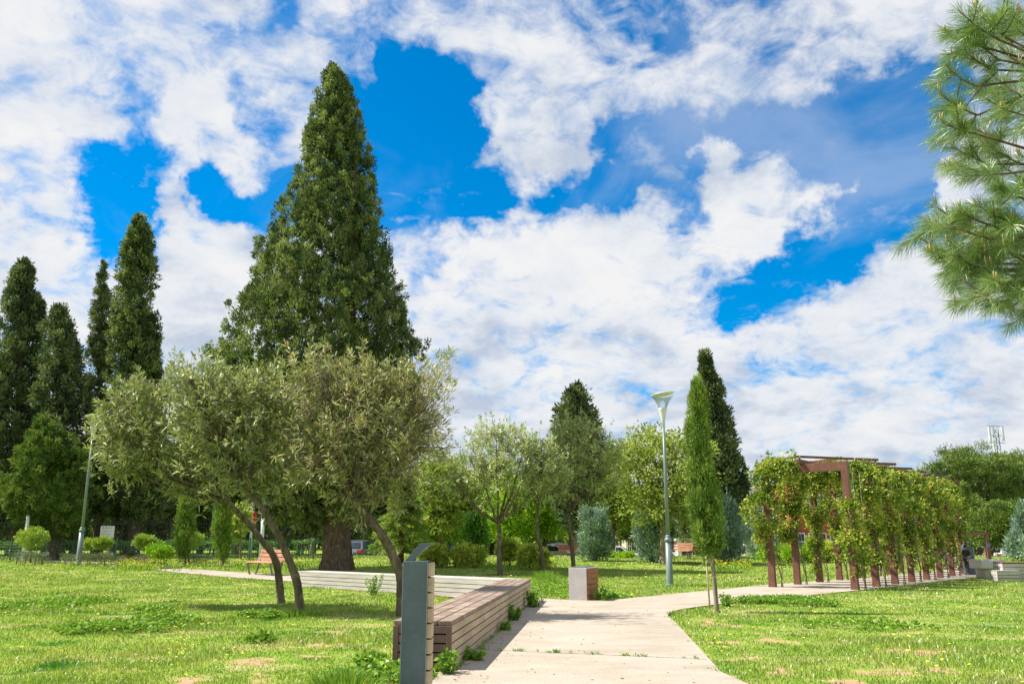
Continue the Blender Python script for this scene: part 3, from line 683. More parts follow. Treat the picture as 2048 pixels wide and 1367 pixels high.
for i in range(0,NP-1):
    # open rectangular frame set askew over the crossbeams
    o_=Vector((K0.x,K0.y,zr+.012*(i%2)))+dp_*step*i; LL=2.95; SS=1.35; t_=.06
    mb=MB()
    mb.bar(o_,o_+re_*LL,t_,.066); mb.bar(o_+rs_*SS,o_+rs_*SS+re_*LL,t_,.066)
    for q in (t_/2,LL-t_/2): mb.bar(o_+re_*q+rs_*t_*.5,o_+re_*q+rs_*(SS-t_*.5),t_,.06)
    mb.bar(o_+re_*LL*.52+rs_*t_*.5,o_+re_*LL*.52+rs_*(SS-t_*.5),t_,.058)
    mb.build('roof_frame',M['steel'],root,.003)
    mb=MB(); m0=RP[i].lerp(LP[i],.52); mb.bar(m0-dp_*.35+Vector((0,0,PH+.055)),m0+dp_*(step-.02)+Vector((0,0,PH+.055)),.09,.115); mb.build('joist',M['steel'],root,.003)
for i in range(NP-1):
    mb=MB()
    for z in (.78,1.55,2.3):
        mb.tube([RP[i]+Vector((0,0,z)),RP[i+1]+Vector((0,0,z))],[.004,.004],4); 
    for k in (.33,.66):
        mb.tube([RP[i].lerp(RP[i+1],k)+Vector((0,0,.05)),RP[i].lerp(RP[i+1],k)+Vector((0,0,PH-.2))],[.003,.003],4)
    mb.build('wire',M['slated'],root)
# far single portal
q=G(1979,1122); hq=AT(1979,1064,q.y).z-q.z
root2=thing('arch_post','brown steel post with short top arm and small blue sticker, behind the far benches','post',q)
mb=MB(); w_=7/ppm(q.y); mb.box(q+Vector((0,0,hq/2)),(w_,w_,hq)); mb.build('post',M['steel'],root2,.005)
mb=MB(); mb.bar(q+Vector((-w_/2-.002,0,hq-w_*.4)),q+Vector((-.95,.2,hq-w_*.4)),w_,w_*.75); mb.build('top_arm',M['steel'],root2,.005)
mb=MB(); mb.box(q+Vector((.0,-w_/2-.004,hq*.56)),(w_*.8,.006,w_*1.2)); mb.build('sticker',flat('blue_sticker',(.12,.14,.6)),root2)
# vines
def vine(i,side,base,prof,label,seed,dense=1.0,beam=0,lean=0):
    """prof list (z, radius, xoff) ; leaves around the post"""
    rng=np.random.default_rng(seed)
    nm='climbing_vine'; root=thing(nm,label,'climbing plant',base+Vector((.18,-.1,0)),'climbing plants on the pergola')
    pz=np.array([p[0] for p in prof])*(PH/3.72); prr=np.array([p[1] for p in prof]); px_=np.array([p[2] for p in prof])
    n=int(300*dense); z=rng.random(n)*(pz[-1]-pz[0])+pz[0]; z=z+.10*np.sin(z*7+seed); R=np.interp(z,pz,prr); R=R*(1+.35*np.sin(z*4.1+seed*1.7)); k=rng.random(n)<np.clip(R/.28,.12,1)*(.55+.45*np.sin(z*6.3+seed)**2); z=z[k];R=R[k];n=len(z)
    a=rng.random(n)*2*PI; rad=R*(.55+.5*rng.random(n)); X=np.interp(z,pz,px_)
    cen=np.stack([base.x+X+rad*np.cos(a),base.y+rad*np.sin(a)*.9,z],1)
    if beam:
        m_=int(150*dense); t_=rng.random(m_)*beam; o=(perp if side=='R' else -perp)
        b2=np.array(base)[None]+np.array(o)[None]*t_[:,None]+rng.normal(size=(m_,3))*np.array([.13,.13,.15]); b2[:,2]=PH-.12+rng.normal(size=m_)*.13; cen=np.concatenate([cen,b2])
    # arching loose shoots
    out=nrm(np.concatenate([np.stack([np.cos(a),np.sin(a),0*a],1),rng.normal(size=(len(cen)-n,3))]) if len(cen)>n else np.stack([np.cos(a),np.sin(a),0*a],1))
    rr=.09+.08*rng.random(len(cen))
    V,r=clumps(cen,rr,out,15,.085,.058,rng,up=.1,rnd=1.5,outw=.7,var=.75)
    npmesh('foliage',V,quadfaces(len(V)//4),M['vine'],root,r)
    mb=MB()
    for s in range(3):
        off=rng.normal(size=2)*.07; pts=[];top=pz[-1]*(.5+.5*rng.random()); 
        st=Vector((base.x+.12+rng.normal()*.1,base.y-.15+rng.normal()*.08,0))
        for q in range(7):
            f=q/6; pts.append(Vector((base.x+(.13*(1-f))+off[0]*f+math.sin(f*9+s)*.05+.08,base.y-.14+off[1]*f+math.cos(f*8+s)*.04,top*f)))
        mb=MB(); mb.tube(pts,[.014-.008*q/6 for q in range(7)],5); mb.build('stem',M['twig'],root)
H_=PH
nth=['nearest','second','third','fourth','fifth','sixth','seventh','eighth']
vine(0,'L',LP[0],[(1.0,.05,-.1),(1.4,.22,-.28),(1.75,.1,-.15),(1.95,.35,-.1),(2.5,.5,-.2),(3.0,.38,-.05),(3.45,.36,0),(3.6,.2,.1)],'yellow-green climbing plant bushing out at the top of the nearest left pergola post',11,1.7,beam=.9)
vine(1,'L',LP[1],[(1.3,.05,-.1),(1.7,.25,-.25),(2.1,.42,-.15),(2.6,.4,-.05),(3.3,.38,0),(3.55,.25,.1)],'dark green climbing plant round the second left pergola post from the camera',12,1.6,beam=1.4)
vine(2,'L',LP[2],[(.3,.07,-.1),(1.0,.12,-.1),(1.7,.2,-.05),(2.1,.38,0),(3.5,.4,0)],'climbing plant with dangling shoots on the third left pergola post from the camera',13,1.5,beam=2.0)
for i in range(3,NP):
    vine(i,'L',LP[i],[(.5,.06,0),(1.6,.16,0),(2.2,.32,0),(3.5,.38,0)],'green climbing plant on the '+nth[i]+' left pergola post from the camera',14+i,1.0,beam=2.0)
vine(0,'R',RP[0],[(.35,.12,.12),(.8,.3,.2),(1.3,.3,.05),(1.7,.16,.05),(2.0,.22,.1),(2.35,.28,.05),(2.6,.12,.0)],'thin climbing plant leaving the top of the nearest right pergola post bare',31,1.4)
for i in range(1,NP):
    f=.22 if i<6 else .16
    vine(i,'R',RP[i],[(.45,.04,.1),(.8,.26 if i in(1,4) else .09,.08),(1.25,f*.7,.05),(1.7,.22,0),(2.2,.42,-.05),(3.0,.5,-.05),(3.4,.36,0),(3.52,.25,0)],'dense yellow-green climbing plant on the '+nth[i]+' right pergola post from the camera',40+i,1.5,beam=1.0)
# ================================================================= TREES
def ctree(name,label,bpx,Y,rows,n,cr,per,L,W,mat,seed,r0,group=None,bark='barkc',cat='tree',**k):
    b=AT(bpx,1100,Y); z=tz(b.x,Y); root=thing(name,label,cat,(b.x,Y,z),group)
    zz,xc,r=rows_profile(rows,Y)
    mb=MB(); top=Vector((xc[-1],Y,zz[-1])); bs=Vector((b.x,Y,z-.1)); pts=[bs+(top-bs)*f for f in (0,.03,.15,.4,.7,.93)]
    mb.tube(pts,[r0*1.3,r0*1.1,r0*.95,r0*.7,r0*.4,r0*.08],10); mb.build('trunk',M[bark],root)
    conif(root,rows,Y,n,cr,per,L,W,M[mat],seed,**k); return root
# --- the big cypress
Yb=36.0
b=G(672,1139); Yb=b.y
root=thing('cypress_tree','huge broad dark green cypress with thick brown trunk towering over the oleanders','tree',b)
rows=[(138,664,678),(156,648,694),(200,634,706),(250,620,722),(300,610,738),(350,596,745),(400,572,753),(450,556,766),(478,548,774),(500,520,778),(550,505,795),(600,480,812),(650,456,832),(690,436,842),(740,430,850),(800,445,850),(880,470,845),(940,520,800),(1000,540,760),(1035,560,700)]
conif(root,rows,Yb,8600,.215,44,.135,.058,M['cyp'],21,lump=.10,lf=1.3,inner=.36,stretch=1.3,shell=.3,bough=.72,nb=620,rnd=.9,up=.6,outw=1.1)
s_=ppm(Yb)
mb=MB()
T0=Vector(b); fl=lambda q,i: 1+(.13*math.sin(q*5+i*.35)+.07*math.sin(q*9+1-i*.2))*(1 if i<6 else .6)
pts=[T0+Vector(v) for v in ((0,0,-.2),(0,0,.05),(.0,0,.5),(-.03,0,1.2),(-.12,0,2.4),(-.15,0,4),(0,0,8),(.1,0,15),(-.05,0,22))]
mb.tube(pts,[.78,.74,.62,.55,.5,.48,.4,.25,.05],26,flute=fl); mb.build('trunk',M['barkc'],root)
# lower drooping boughs on the left
rngb=np.random.default_rng(4)
broad(root,[ellpx(Yb,585,985,62,62,55),ellpx(Yb,540,960,45,40,40),ellpx(Yb,620,1020,30,35,30)],200,.45,40,.3,.11,M['cypd'],5,up=-.3,name='lower_boughs')
# --- left group
ctree('cypress_tree','tall dark cypress cut by the left edge of the photo',35,56,[(520,40,54),(545,28,66),(600,14,76),(680,0,88),(760,-25,80),(850,-45,95),(960,-55,90),(1030,-45,75),(1060,-30,60)],1900,.34,44,.22,.09,'cypd',31,.45,lump=.10,lf=1.2,bough=.95,nb=220)
ctree('cypress_tree','ragged dark conifer between the left edge cypress and the slender one',118,53,[(612,112,122),(640,95,140),(690,88,152),(740,80,165),(800,72,172),(880,62,176),(960,60,180),(1020,80,160)],1100,.32,42,.22,.09,'cypd',32,.35,lump=.3,lf=2.2,shell=.5,up=.2,bough=.8,nb=130,inner=.2)
ctree('cypress_tree','slender dark columnar cypress second from the sky gap at left',195,58,[(526,204,210),(560,196,215),(620,188,217),(700,180,220),(780,172,221),(860,175,222),(960,178,218),(1040,185,212)],1100,.24,44,.18,.07,'cypd',33,.25,lump=.03,bough=.4,nb=260)
ctree('cypress_tree','thick columnar olive-dark cypress rising behind the left oleander crown',268,55,[(434,272,292),(460,258,298),(520,244,306),(580,234,310),(640,230,313),(700,224,314),(780,225,320),(880,230,318),(980,240,305),(1040,250,290)],2000,.3,46,.2,.085,'cyp',34,.35,lump=.09,lf=1.5,bough=.8,nb=240)
# cypress-like small juniper trees on the lawn
b=G(102,1119)
root=thing('juniper_tree','rounded green juniper tree with short thick forked trunk at the left of the lamp','tree',b)
Y=b.y
rows=[(838,80,110),(860,60,130),(890,42,160),(930,28,175),(970,18,190),(1010,18,195),(1040,40,180),(1065,70,140),(1082,85,120)]
conif(root,rows,Y,1100,.24,42,.17,.07,M['mid'],41,up=.5,lump=.2,lf=3,inner=.3,stretch=1.2,shell=.3,outw=1.1,bough=.6,nb=130)
limbs(root,b,AT(104,1060,Y),[AT(75,1010,Y),AT(130,1000,Y),AT(100,960,Y)],.33,M['barkc'],rng,bend=.1)
b=G(258,1112); Y=b.y
root=thing('juniper_tree','dark round topped juniper with twin brown stems in front of the fence','tree',b)
conif(root,[(900,240,280),(930,212,320),(960,202,340),(990,204,342),(1020,212,330),(1045,228,300),(1065,240,275),(1078,250,268)],Y,700,.26,40,.2,.08,M['cypd'],42,up=.1,bough=.6,nb=90,lump=.2,inner=.35,shell=.3)
limbs(root,b+Vector((-.3,0,0)),AT(250,1050,Y),[AT(225,990,Y)],.2,M['barkc'],rng,name='stem'); limbs(root,b+Vector((.3,0,0)),AT(262,1040,Y),[AT(300,990,Y),AT(265,980,Y)],.2,M['barkc'],rng,name='stem')
# young columnar cypresses
for bpx,bqy,rows,lab,sd in [
 (369,1131,[(975,362,378),(1000,360,381),(1040,356,384),(1070,352,385),(1095,355,384),(1108,362,378)],'young columnar cypress right of the twin-stemmed juniper, a stake beside it',51),
 (444,1133,[(985,436,452),(1010,434,456),(1050,430,460),(1080,430,461),(1098,433,459),(1112,440,450)],'young columnar cypress between the lawn path and the fence, left of the park bench',52)]:
    b=G(bpx,bqy); root=thing('young_cypress',lab,'tree',b)
    conif(root,rows,b.y,260,.2,44,.17,.035,M['cypg'],sd,up=1.6,lump=.08,inner=.3,stretch=2.2,shell=.2)
    limbs(root,b,AT(bpx,1060,b.y),[],.09,M['barkp'],rng)
b=G(379,1128); mb=MB(); mb.tube([b,AT(376,1000,b.y)],[.02,.018],5); tag(mb.build('stake',M['woods']),'thin pale stake beside the young columnar cypress near the fence','stake')
# staked slender cypress on the right
b=G(1434,1224); Y=b.y
root=thing('young_cypress','tall slender green cypress with thin pale trunk growing by the path fork','tree',b)
rows=[(762,1390,1396),(785,1383,1403),(800,1378,1410),(850,1377,1414),(900,1379,1422),(950,1381,1430),(1000,1383,1437),(1040,1387,1441),(1070,1392,1444),(1090,1398,1446),(1102,1406,1434)]
conif(root,rows,Y,1050,.075,44,.08,.018,M['cypg'],61,up=1.3,lump=.32,lf=5,inner=.3,stretch=2.2,shell=.35,bough=.16,nb=170,rnd=.9)
mb=MB(); mb.tube([b-Vector((0,0,.1)),b,AT(1428,1150,Y),AT(1419,1090,Y),AT(1415,1000,Y),AT(1405,850,Y)],[.05,.046,.038,.036,.03,.01],9); mb.build('trunk',M['barkp'],root)
b2=G(1420,1216); mb=MB(); mb.tube([b2-Vector((0,0,.1)),AT(1410,1085,b2.y)],[.017,.016],6); tag(mb.build('stake',M['woods']),'thin wooden stake leaning beside the slender cypress by the path fork','stake')
# tall dark cypress behind
ctree('cypress_tree','tall pointed dark cypress behind the slender staked one',1442,52,[(708,1407,1411),(732,1403,1420),(760,1402,1432),(800,1404,1446),(850,1402,1458),(900,1396,1472),(950,1392,1484),(1000,1392,1494),(1030,1398,1488),(1060,1410,1470)],1600,.32,42,.23,.10,'cypd',71,.3,lump=.1,lf=2,bough=.7,nb=240)
ctree('cypress_tree','dark ragged cypress top showing above the middle oleanders',1155,60,[(772,1148,1160),(792,1130,1178),(815,1120,1188),(845,1112,1196),(900,1106,1200),(980,1106,1200),(1050,1118,1185)],800,.4,40,.28,.12,'cypd',72,.4,lump=.25,shell=.4,up=.3,bough=.8,nb=110,inner=.2)
# --- blue junipers
for bpx,bqy,rows,lab,sd in [
 (1190,1121,[(1026,1166,1212),(1045,1160,1219),(1075,1159,1222),(1100,1163,1218),(1112,1175,1203)],'blue-green egg shaped juniper left of the white car',81),
 (1302,1124,[(1020,1278,1320),(1045,1270,1345),(1075,1270,1352),(1100,1278,1350),(1115,1290,1330)],'wide blue-green juniper partly behind the tall lamp post',82),
 (1452,1128,[(1000,1440,1462),(1030,1422,1478),(1060,1412,1490),(1090,1410,1494),(1108,1422,1484),(1118,1436,1468)],'blue-green juniper at the foot of the tall dark cypress',83),
 (2052,1122,[(1010,2044,2060),(1040,2034,2070),(1080,2026,2078),(1112,2022,2080)],'pale blue-green conifer cut by the right edge of the photo',84),
 (1530,1118,[(1030,1515,1545),(1060,1500,1560),(1095,1498,1566),(1108,1510,1555)],'blue-green juniper seen between the left pergola posts',85)]:
    b=G(bpx,bqy); root=thing('blue_juniper',lab,'shrub',b)
    conif(root,rows,b.y,330,.28,44,.2,.05,M['blue'],sd,up=1.1,lump=.12,inner=.35,stretch=1.5,shell=.22)
    limbs(root,b,AT(bpx,1095,b.y),[],.12,M['barkc'],rng)
# --- cedar, drooping layers
b=G(802,1126); Y=b.y
root=thing('cedar_tree','light green cedar with layered drooping branches behind the post','tree',b)
rc=np.random.default_rng(91); P=[];O=[]
mb=MB(); mb.tube([b,AT(802,950,Y)],[.16,.03],8)
for i in range(150):
    f=rc.random()**.8; zc=b.z+.5+f*(AT(802,955,Y).z-b.z-.5); R=(1-f)*1.5+.2; a=rc.random()*2*PI
    tip=np.array([b.x+R*math.cos(a),Y+R*math.sin(a),zc-.12*R]); s0=np.array([b.x,Y,zc+.2])
    if i<70: mb.tube([s0,(s0+tip)/2+np.array([0,0,.1]),tip],[.035,.02,.008],4)
    for q in np.linspace(.3,1,7): P.append(s0*(1-q)+tip*q+np.array([0,0,.12*math.sin(q*3)])); O.append([math.cos(a),math.sin(a),-.35])
P=np.array(P);O=np.array(O)
V,r=clumps(P,.24*np.ones(len(P)),O,36,.13,.035,rc,up=-.1,flat_=.3,rnd=.8,outw=1)
npmesh('crown',V,quadfaces(len(V)//4),M['cedar'],root,r); mb.build('trunk',M['barkc'],root)
# --- OLEANDERS
def oleander(label,bpts,r0,fork,ells,ntips,seed,leafL=.15,mat='ole',per=15,forks=7,tw=.30,lw=.026,under=.0,name='oleander_tree',sparse=None):
    rng=np.random.default_rng(seed); base=Vector(bpts[0]); root=thing(name,label,'tree',base)
    mb=MB(); n=len(bpts)
    # smooth the trunk path
    P=[np.array(p) for p in bpts]; Q=[]
    for i in range(n-1):
        p0,p1,p2,p3=P[max(i-1,0)],P[i],P[i+1],P[min(i+2,n-1)]
        for u in np.linspace(0,1,7)[:-1]: Q.append(.5*((2*p1)+(-p0+p2)*u+(2*p0-5*p1+4*p2-p3)*u*u+(-p0+3*p1-3*p2+p3)*u**3))
    Q.append(P[-1]); m_=len(Q)
    Q[0]=Q[0]-np.array([0,0,.08])
    rs=[r0*(1.25 if i==0 else 1.12-.45*i/m_)*(1+.05*math.sin(i*1.9)) for i in range(m_)]
    mb.tube(Q,rs,14,flute=lambda q,i:1+.09*math.sin(q*3+i*.22)+.05*math.sin(q*7+i*.5))
    T=np.array(bpts[-1]); E=ells
    cen,out,inn=ell_crown(E,ntips,rng,.5,.16,prot=.14,lumpy=.10)
    if under: # thin out the underside
        zc=np.array([e[2] for e in E]).mean(); rz=max(e[5] for e in E)
        k=(cen[:,2]>zc-rz*.55)|(rng.random(len(cen))<under); cen=cen[k];out=out[k]
    nodes=[]
    for i in range(forks):
        e=E[i%len(E)]; a=rng.random()*2*PI; el=rng.random()*.9+.05
        tgt=np.array([e[0]+e[3]*.72*math.cos(a)*math.cos(el),e[1]+e[4]*.72*math.sin(a)*math.cos(el),e[2]-e[5]*.2+e[5]*.9*math.sin(el)])
        pts=[]; 
        for u in np.linspace(0,1,7):
            p=T*(1-u)+tgt*u; p[2]+= -.10*np.linalg.norm(tgt-T)*math.sin(u*PI); p+=rng.normal(size=3)*.025*(1 if 0<u<1 else 0); pts.append(p); 
            if u>.2: nodes.append(p)
        mb.tube(pts,[r0*.5*(1-u)+.012 for u in np.linspace(0,1,7)],7)
        for j in range(3):
            k=rng.integers(2,6); d=rng.normal(size=3)*.35*np.array([1,1,.6]); d[2]+=.25; d*=min(e[3],e[5])*1.3; q=pts[k]+d
            mb.tube([pts[k],pts[k]+d*.5+rng.normal(size=3)*.03,q],[.018,.013,.008],5); nodes+= [pts[k]+d*.5,q]
    nodes=np.array(nodes)
    # twigs to the tips
    tv=[];tf=[];nb=0
    dist=((cen[:,None,:]-nodes[None])**2).sum(2); nn=dist.argmin(1)
    for c_,o_,k in zip(cen,out,nn):
        if rng.random()>.6: continue
        a=nodes[k]; dd=nrm((o_*.6+np.array([0,0,.5]))[None])[0]
        p2=c_; p1=c_-dd*tw*.8+rng.normal(size=3)*.02
        for (A_,B_,ra,rb) in ((a,p1,.006,.0045),(p1,p2,.0045,.003)):
            t_=B_-A_; l=np.linalg.norm(t_); 
            if l<1e-3: continue
            t_/=l; s1=np.cross(t_,[0,.3,1]); s1/=np.linalg.norm(s1)+1e-6; s2=np.cross(t_,s1)
            for q in range(3):
                w=s1*math.cos(q*2.094)+s2*math.sin(q*2.094); tv.append(A_+w*ra); tv.append(B_+w*rb)
            for q in range(3): tf.append((nb+2*q,nb+2*((q+1)%3),nb+2*((q+1)%3)+1,nb+2*q+1))
            nb+=6
    mb.build('trunk',M['bark'],root)
    npmesh('twigs',np.array(tv),np.array(tf),M['twig'],root)
    # whorls of lance leaves
    n=len(cen); idx=np.repeat(np.arange(n),per); dirs=nrm(out*.75+np.array([0,0,.75])+rng.normal(size=(n,3))*.35)
    u=rng.random(n*per); D0=dirs[idx]; rv=nrm(np.cross(D0,rng.normal(size=(n*per,3))))
    ang=np.radians(18+62*(1-u)+rng.normal(size=n*per)*9)
    D=nrm(D0*np.cos(ang)[:,None]+rv*np.sin(ang)[:,None])
    Pp=cen[idx]-D0*((1-u)*tw)[:,None]+D0*.02
    L=leafL*(.7+.5*rng.random(n*per)); W_=lw*(.7+.5*rng.random(n*per))
    # two-segment bent leaves: 6 verts, 2 quads
    s=nrm(np.cross(D,rng.normal(size=D.shape)*.5+np.array([0,0,1.]))); m_=n*per
    V=np.empty((m_,6,3),np.float32); dz=np.zeros((m_,3)); dz[:,2]=-1
    Lc=L[:,None]; Wc=W_[:,None]
    a1=Pp+D*Lc*.35; a2=Pp+D*Lc*.72+dz*Lc*.07; a3=Pp+D*Lc*.98+dz*Lc*.22
    V[:,0]=Pp; V[:,1]=a1+s*Wc/2; V[:,2]=a1-s*Wc/2; V[:,3]=a2+s*Wc*.42; V[:,4]=a2-s*Wc*.42; V[:,5]=a3
    b_=np.arange(m_)[:,None]*6
    Fq=np.concatenate([b_+np.array([[0,1,3,4]]),b_+np.array([[0,4,2,2]])*0+b_*0+np.array([[0,0,0,0]])*0,],1) if False else None
    tri=np.concatenate([b_+np.array([[0,1,2]]),b_+np.array([[1,3,4]]),b_+np.array([[1,4,2]]),b_+np.array([[3,5,4]])],1).reshape(-1,3)
    cr=rng.random(n); r=np.repeat(np.clip(.45*cr[idx]+.55*rng.random(m_),0,1),4)
    npmesh('leaves',V.reshape(-1,3),tri,M[mat],root,r)
    return root
b1=G(562,1206); b2=G(600,1226); 
Y1=b1.y; Y2=b2.y
tp=lambda L,Y,dy=0: [AT(x,y,Y+dy*i/len(L)) for i,(x,y) in enumerate(L)]
oleander('left one of the two close leaning oleanders, with a wide grey-green crown',
 [b1]+tp([(558,1163),(554,1131),(546,1108),(529,1087),(504,1055),(480,1029),(458,1004)],Y1,-.7),.075,None,
 [ellpx(Y1-.8,315,865,130,105,112),ellpx(Y1-.7,250,905,62,70,58),ellpx(Y1-.8,380,795,115,90,88),ellpx(Y1-.9,262,822,66,70,58),ellpx(Y1-.7,400,930,105,85,55)],1300,101,.17,'ole',15,9,lw=.029,under=.55)
oleander('right of the two close leaning oleanders, standing nearest the camera with full green crown',
 [b2]+tp([(597,1189),(594,1163),(584,1131),(571,1102),(558,1073),(542,1047),(526,1018),(505,992),(484,974)],Y2),.072,None,
 [ellpx(Y2+.1,470,865,125,115,115),ellpx(Y2,415,785,85,80,78),ellpx(Y2,530,925,105,80,78),ellpx(Y2,535,800,80,80,80)],1100,102,.165,'ole',15,9,lw=.028,under=.5)
Y3=15.6
b3=AT(803,1192,Y3); b3.z=0
oleander('oleander with dry straw coloured seed pods, its trunk leaning left from behind the slate post',
 [b3]+tp([(802,1165),(797,1137),(782,1102),(764,1068),(742,1042),(718,1014),(700,998)],Y3),.085,None,
 [ellpx(Y3,735,855,125,125,125),ellpx(Y3,625,762,82,85,78),ellpx(Y3,640,900,105,90,90),ellpx(Y3,785,778,78,80,70),ellpx(Y3,810,880,65,90,90),ellpx(Y3,740,945,125,95,58),ellpx(Y3,700,770,60,80,60)],1600,103,.15,'oled',15,12,lw=.023,under=.5)
# sparse sprays at the right of that crown
rt=bpy.data.objects['oleander_tree.002']
rg=np.random.default_rng(9); mb=MB(); cs=[]
for i in range(64):
    p=AT(850+rg.random()*58,700+rg.random()*230,Y3+rg.normal()*.5); s0=AT(800,860,Y3)
    d=(p-s0); pts=[s0+d*f+Vector((rg.normal()*.03,rg.normal()*.03,-.12*math.sin(f*3))) for f in (.45,.65,.85,1)]
    mb.tube(pts,[.009,.006,.004,.0025],4)
    for f in (.6,.7,.8,.9,.97,1.0): cs.append(np.array(s0+d*f)+rg.normal(size=3)*.035)
mb.build('loose_twigs',M['twig'],rt)
cs=np.array(cs); V,r=clumps(cs,.05*np.ones(len(cs)),nrm(cs-np.array(AT(760,860,Y3))),6,.12,.018,rg,up=.4,rnd=1.2)
npmesh('loose_leaves',V,quadfaces(len(V)//4),M['oled'],rt,r)
def midole(label,bpx,bqy,pts,ells,n,seed,r0=.08):
    b=G(bpx,bqy); Y=b.y
    return oleander(label,[b]+[AT(x,y,Y) for x,y in pts],r0,None,[ellpx(Y,*e) for e in ells],n,seed,.18,'olem',12,8,lw=.034,tw=.34,under=.6)
midole('oleander tree in the middle lawn with straight trunk forking low into a vase',1000,1150,[(998,1110),(999,1065),(997,1045)],[(995,935,105,88),(1000,880,72,45),(920,960,48,45),(1060,950,55,60)],1250,111,.10)
midole('small oleander with thin crooked trunk between the two larger middle ones',1090,1149,[(1082,1100),(1074,1050),(1076,1000)],[(1090,950,60,60),(1075,900,45,40)],480,112,.075)
midole('oleander tree rising directly behind the square litter bin',1148,1142,[(1144,1100),(1140,1060),(1136,1030)],[(1155,920,88,92),(1150,865,60,42),(1215,930,42,70),(1110,950,55,60)],1250,113,.085)
# --- round bushes
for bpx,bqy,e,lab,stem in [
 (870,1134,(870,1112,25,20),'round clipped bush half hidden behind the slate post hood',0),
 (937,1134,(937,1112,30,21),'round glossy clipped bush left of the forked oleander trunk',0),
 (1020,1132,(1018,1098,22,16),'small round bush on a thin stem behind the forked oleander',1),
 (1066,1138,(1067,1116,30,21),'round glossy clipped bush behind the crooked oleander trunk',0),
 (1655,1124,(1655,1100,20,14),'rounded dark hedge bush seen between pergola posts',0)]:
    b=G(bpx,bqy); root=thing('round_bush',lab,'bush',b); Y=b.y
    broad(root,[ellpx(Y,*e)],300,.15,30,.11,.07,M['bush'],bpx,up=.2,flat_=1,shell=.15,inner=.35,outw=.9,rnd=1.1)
    mb=MB(); mb.tube([b-Vector((0,0,.05)),AT(e[0],e[1]+4,Y)],[.04,.03],6); mb.build('stem',M['bark'],root)
# --- spring trees
def btree(name,label,bpx,Y,ells,n,cr,per,L,W,mat,seed,r0,bark='barkp',group=None,inner=.25,top=None,**k):
    x=AT(bpx,1100,Y).x; b=Vector((x,Y,tz(x,Y))); root=thing(name,label,'tree',b,group)
    E=[ellpx(Y,*e) for e in ells]
    broad(root,E,n,cr,per,L,W,M[mat],seed,inner=inner,**k)
    rg=np.random.default_rng(seed); tips=[]
    for e in E:
        for j in range(4):
            g=nrm(rg.normal(size=(1,3)))[0]; g[2]=abs(g[2])*.8; tips.append((e[0]+g[0]*e[3]*.8,e[1]+g[1]*e[4]*.8,e[2]+g[2]*e[5]*.8))
    c=np.mean([e[:3] for e in E],axis=0); lo=min(e[2]-e[5] for e in E)
    limbs(root,b,(b.x*.7+c[0]*.3,Y,lo+.25*(c[2]-lo)+.1),tips,r0,M[bark],rg)
    return root
def gY(px,py): return G(px,py).y
btree('spring_tree','airy yellow-green spring tree behind the tall lamp post',1326,gY(1326,1127),[(1330,960,90,75),(1300,900,65,50),(1375,910,50,50),(1270,960,50,60),(1330,1010,80,45),(1390,980,45,60)],900,.42,20,.17,.10,'yel',201,.2,shell=.6)
btree('spring_tree','bright lime green young tree left of the forked oleander',952,42,[(952,1070,22,30),(952,1040,15,20)],200,.22,34,.13,.08,'lime',202,.06)
bg=[(880,66,[(880,960,60,55),(900,1020,70,50)],'yel'),(940,68,[(930,1000,50,60),(950,1045,60,35)],'grn'),(1030,64,[(1030,1000,55,50),(1020,1045,60,32)],'grn'),(850,70,[(860,1030,50,50)],'grn'),
 (1090,66,[(1085,1010,45,50),(1090,1042,45,30)],'grn'),(1225,67,[(1225,960,45,70),(1250,1020,35,45)],'yel'),(1395,72,[(1390,1010,50,70)],'olive'),(1270,92,[(1245,1040,20,38)],'mid'),(985,70,[(985,990,60,75)],'yel'),(1150,69,[(1150,1000,50,60)],'grn')]
labs=['yellow-green background tree just right of the big oleander crown','fresh green background tree behind the round clipped bushes','fresh green background tree behind the forked oleander','green background tree beside the layered cedar','fresh green background tree behind the crooked oleander trunk','yellow-green tree just above the egg shaped blue juniper','grey-green airy tree behind the tall dark cypress foot','small dark tree over the white car','yellow spring tree behind the middle oleander crown','green background tree behind the litter bin oleander']
for i,((bx,Y,e,mt),lb) in enumerate(zip(bg,labs)):
    btree('background_tree',lb,bx,Y,e,420,.5,30,.24,.14,mt,300+i,.2,bark='barkc',shell=.5,lumpy=.12)
# wood behind the fence at the left
wl=[(20,66,[(10,1000,70,80)],'mid'),(150,68,[(150,980,60,80)],'mid'),(225,63,[(225,960,60,70)],'mid'),(330,66,[(325,970,70,80),(300,1040,45,35)],'olive'),(400,70,[(400,950,70,90),(400,1035,50,40)],'mid'),(470,64,[(465,960,60,80)],'mid'),(540,68,[(540,960,70,80)],'mid'),(600,60,[(600,1040,35,30)],'olive'),(625,72,[(640,960,80,90)],'mid'),(710,66,[(705,1010,45,55),(700,1060,40,25)],'olive'),(560,60,[(555,1010,45,45)],'cypd'),(760,74,[(770,1000,70,80)],'mid'),(90,72,[(90,990,60,80)],'mid')]
wlab=['shady broadleaf tree behind the railing at the far left edge','shady tree behind the railing left of the first lamp','shady tree above the white notice board','dusty grey-green tree behind the railing right of the notice board','shady tree behind the young columnar cypress and its stake','shady tree behind the second young cypress','dark tree behind the park bench','dusty small tree behind the bench next to the leaning trunks','dark tree behind the huge cypress trunk','dusty olive coloured tree right of the huge cypress trunk','very dark conifer hanging over the park bench','dark tree filling the gap behind the cedar','shady tree behind the forked juniper trunk']
for i,((bx,Y,e,mt),lb) in enumerate(zip(wl,wlab)):
    btree('woodland_tree',lb,bx,Y,e,420,.6,30,.28,.16,mt,400+i,.26,bark='barkr',shell=.5,inner=.4,lumpy=.12)
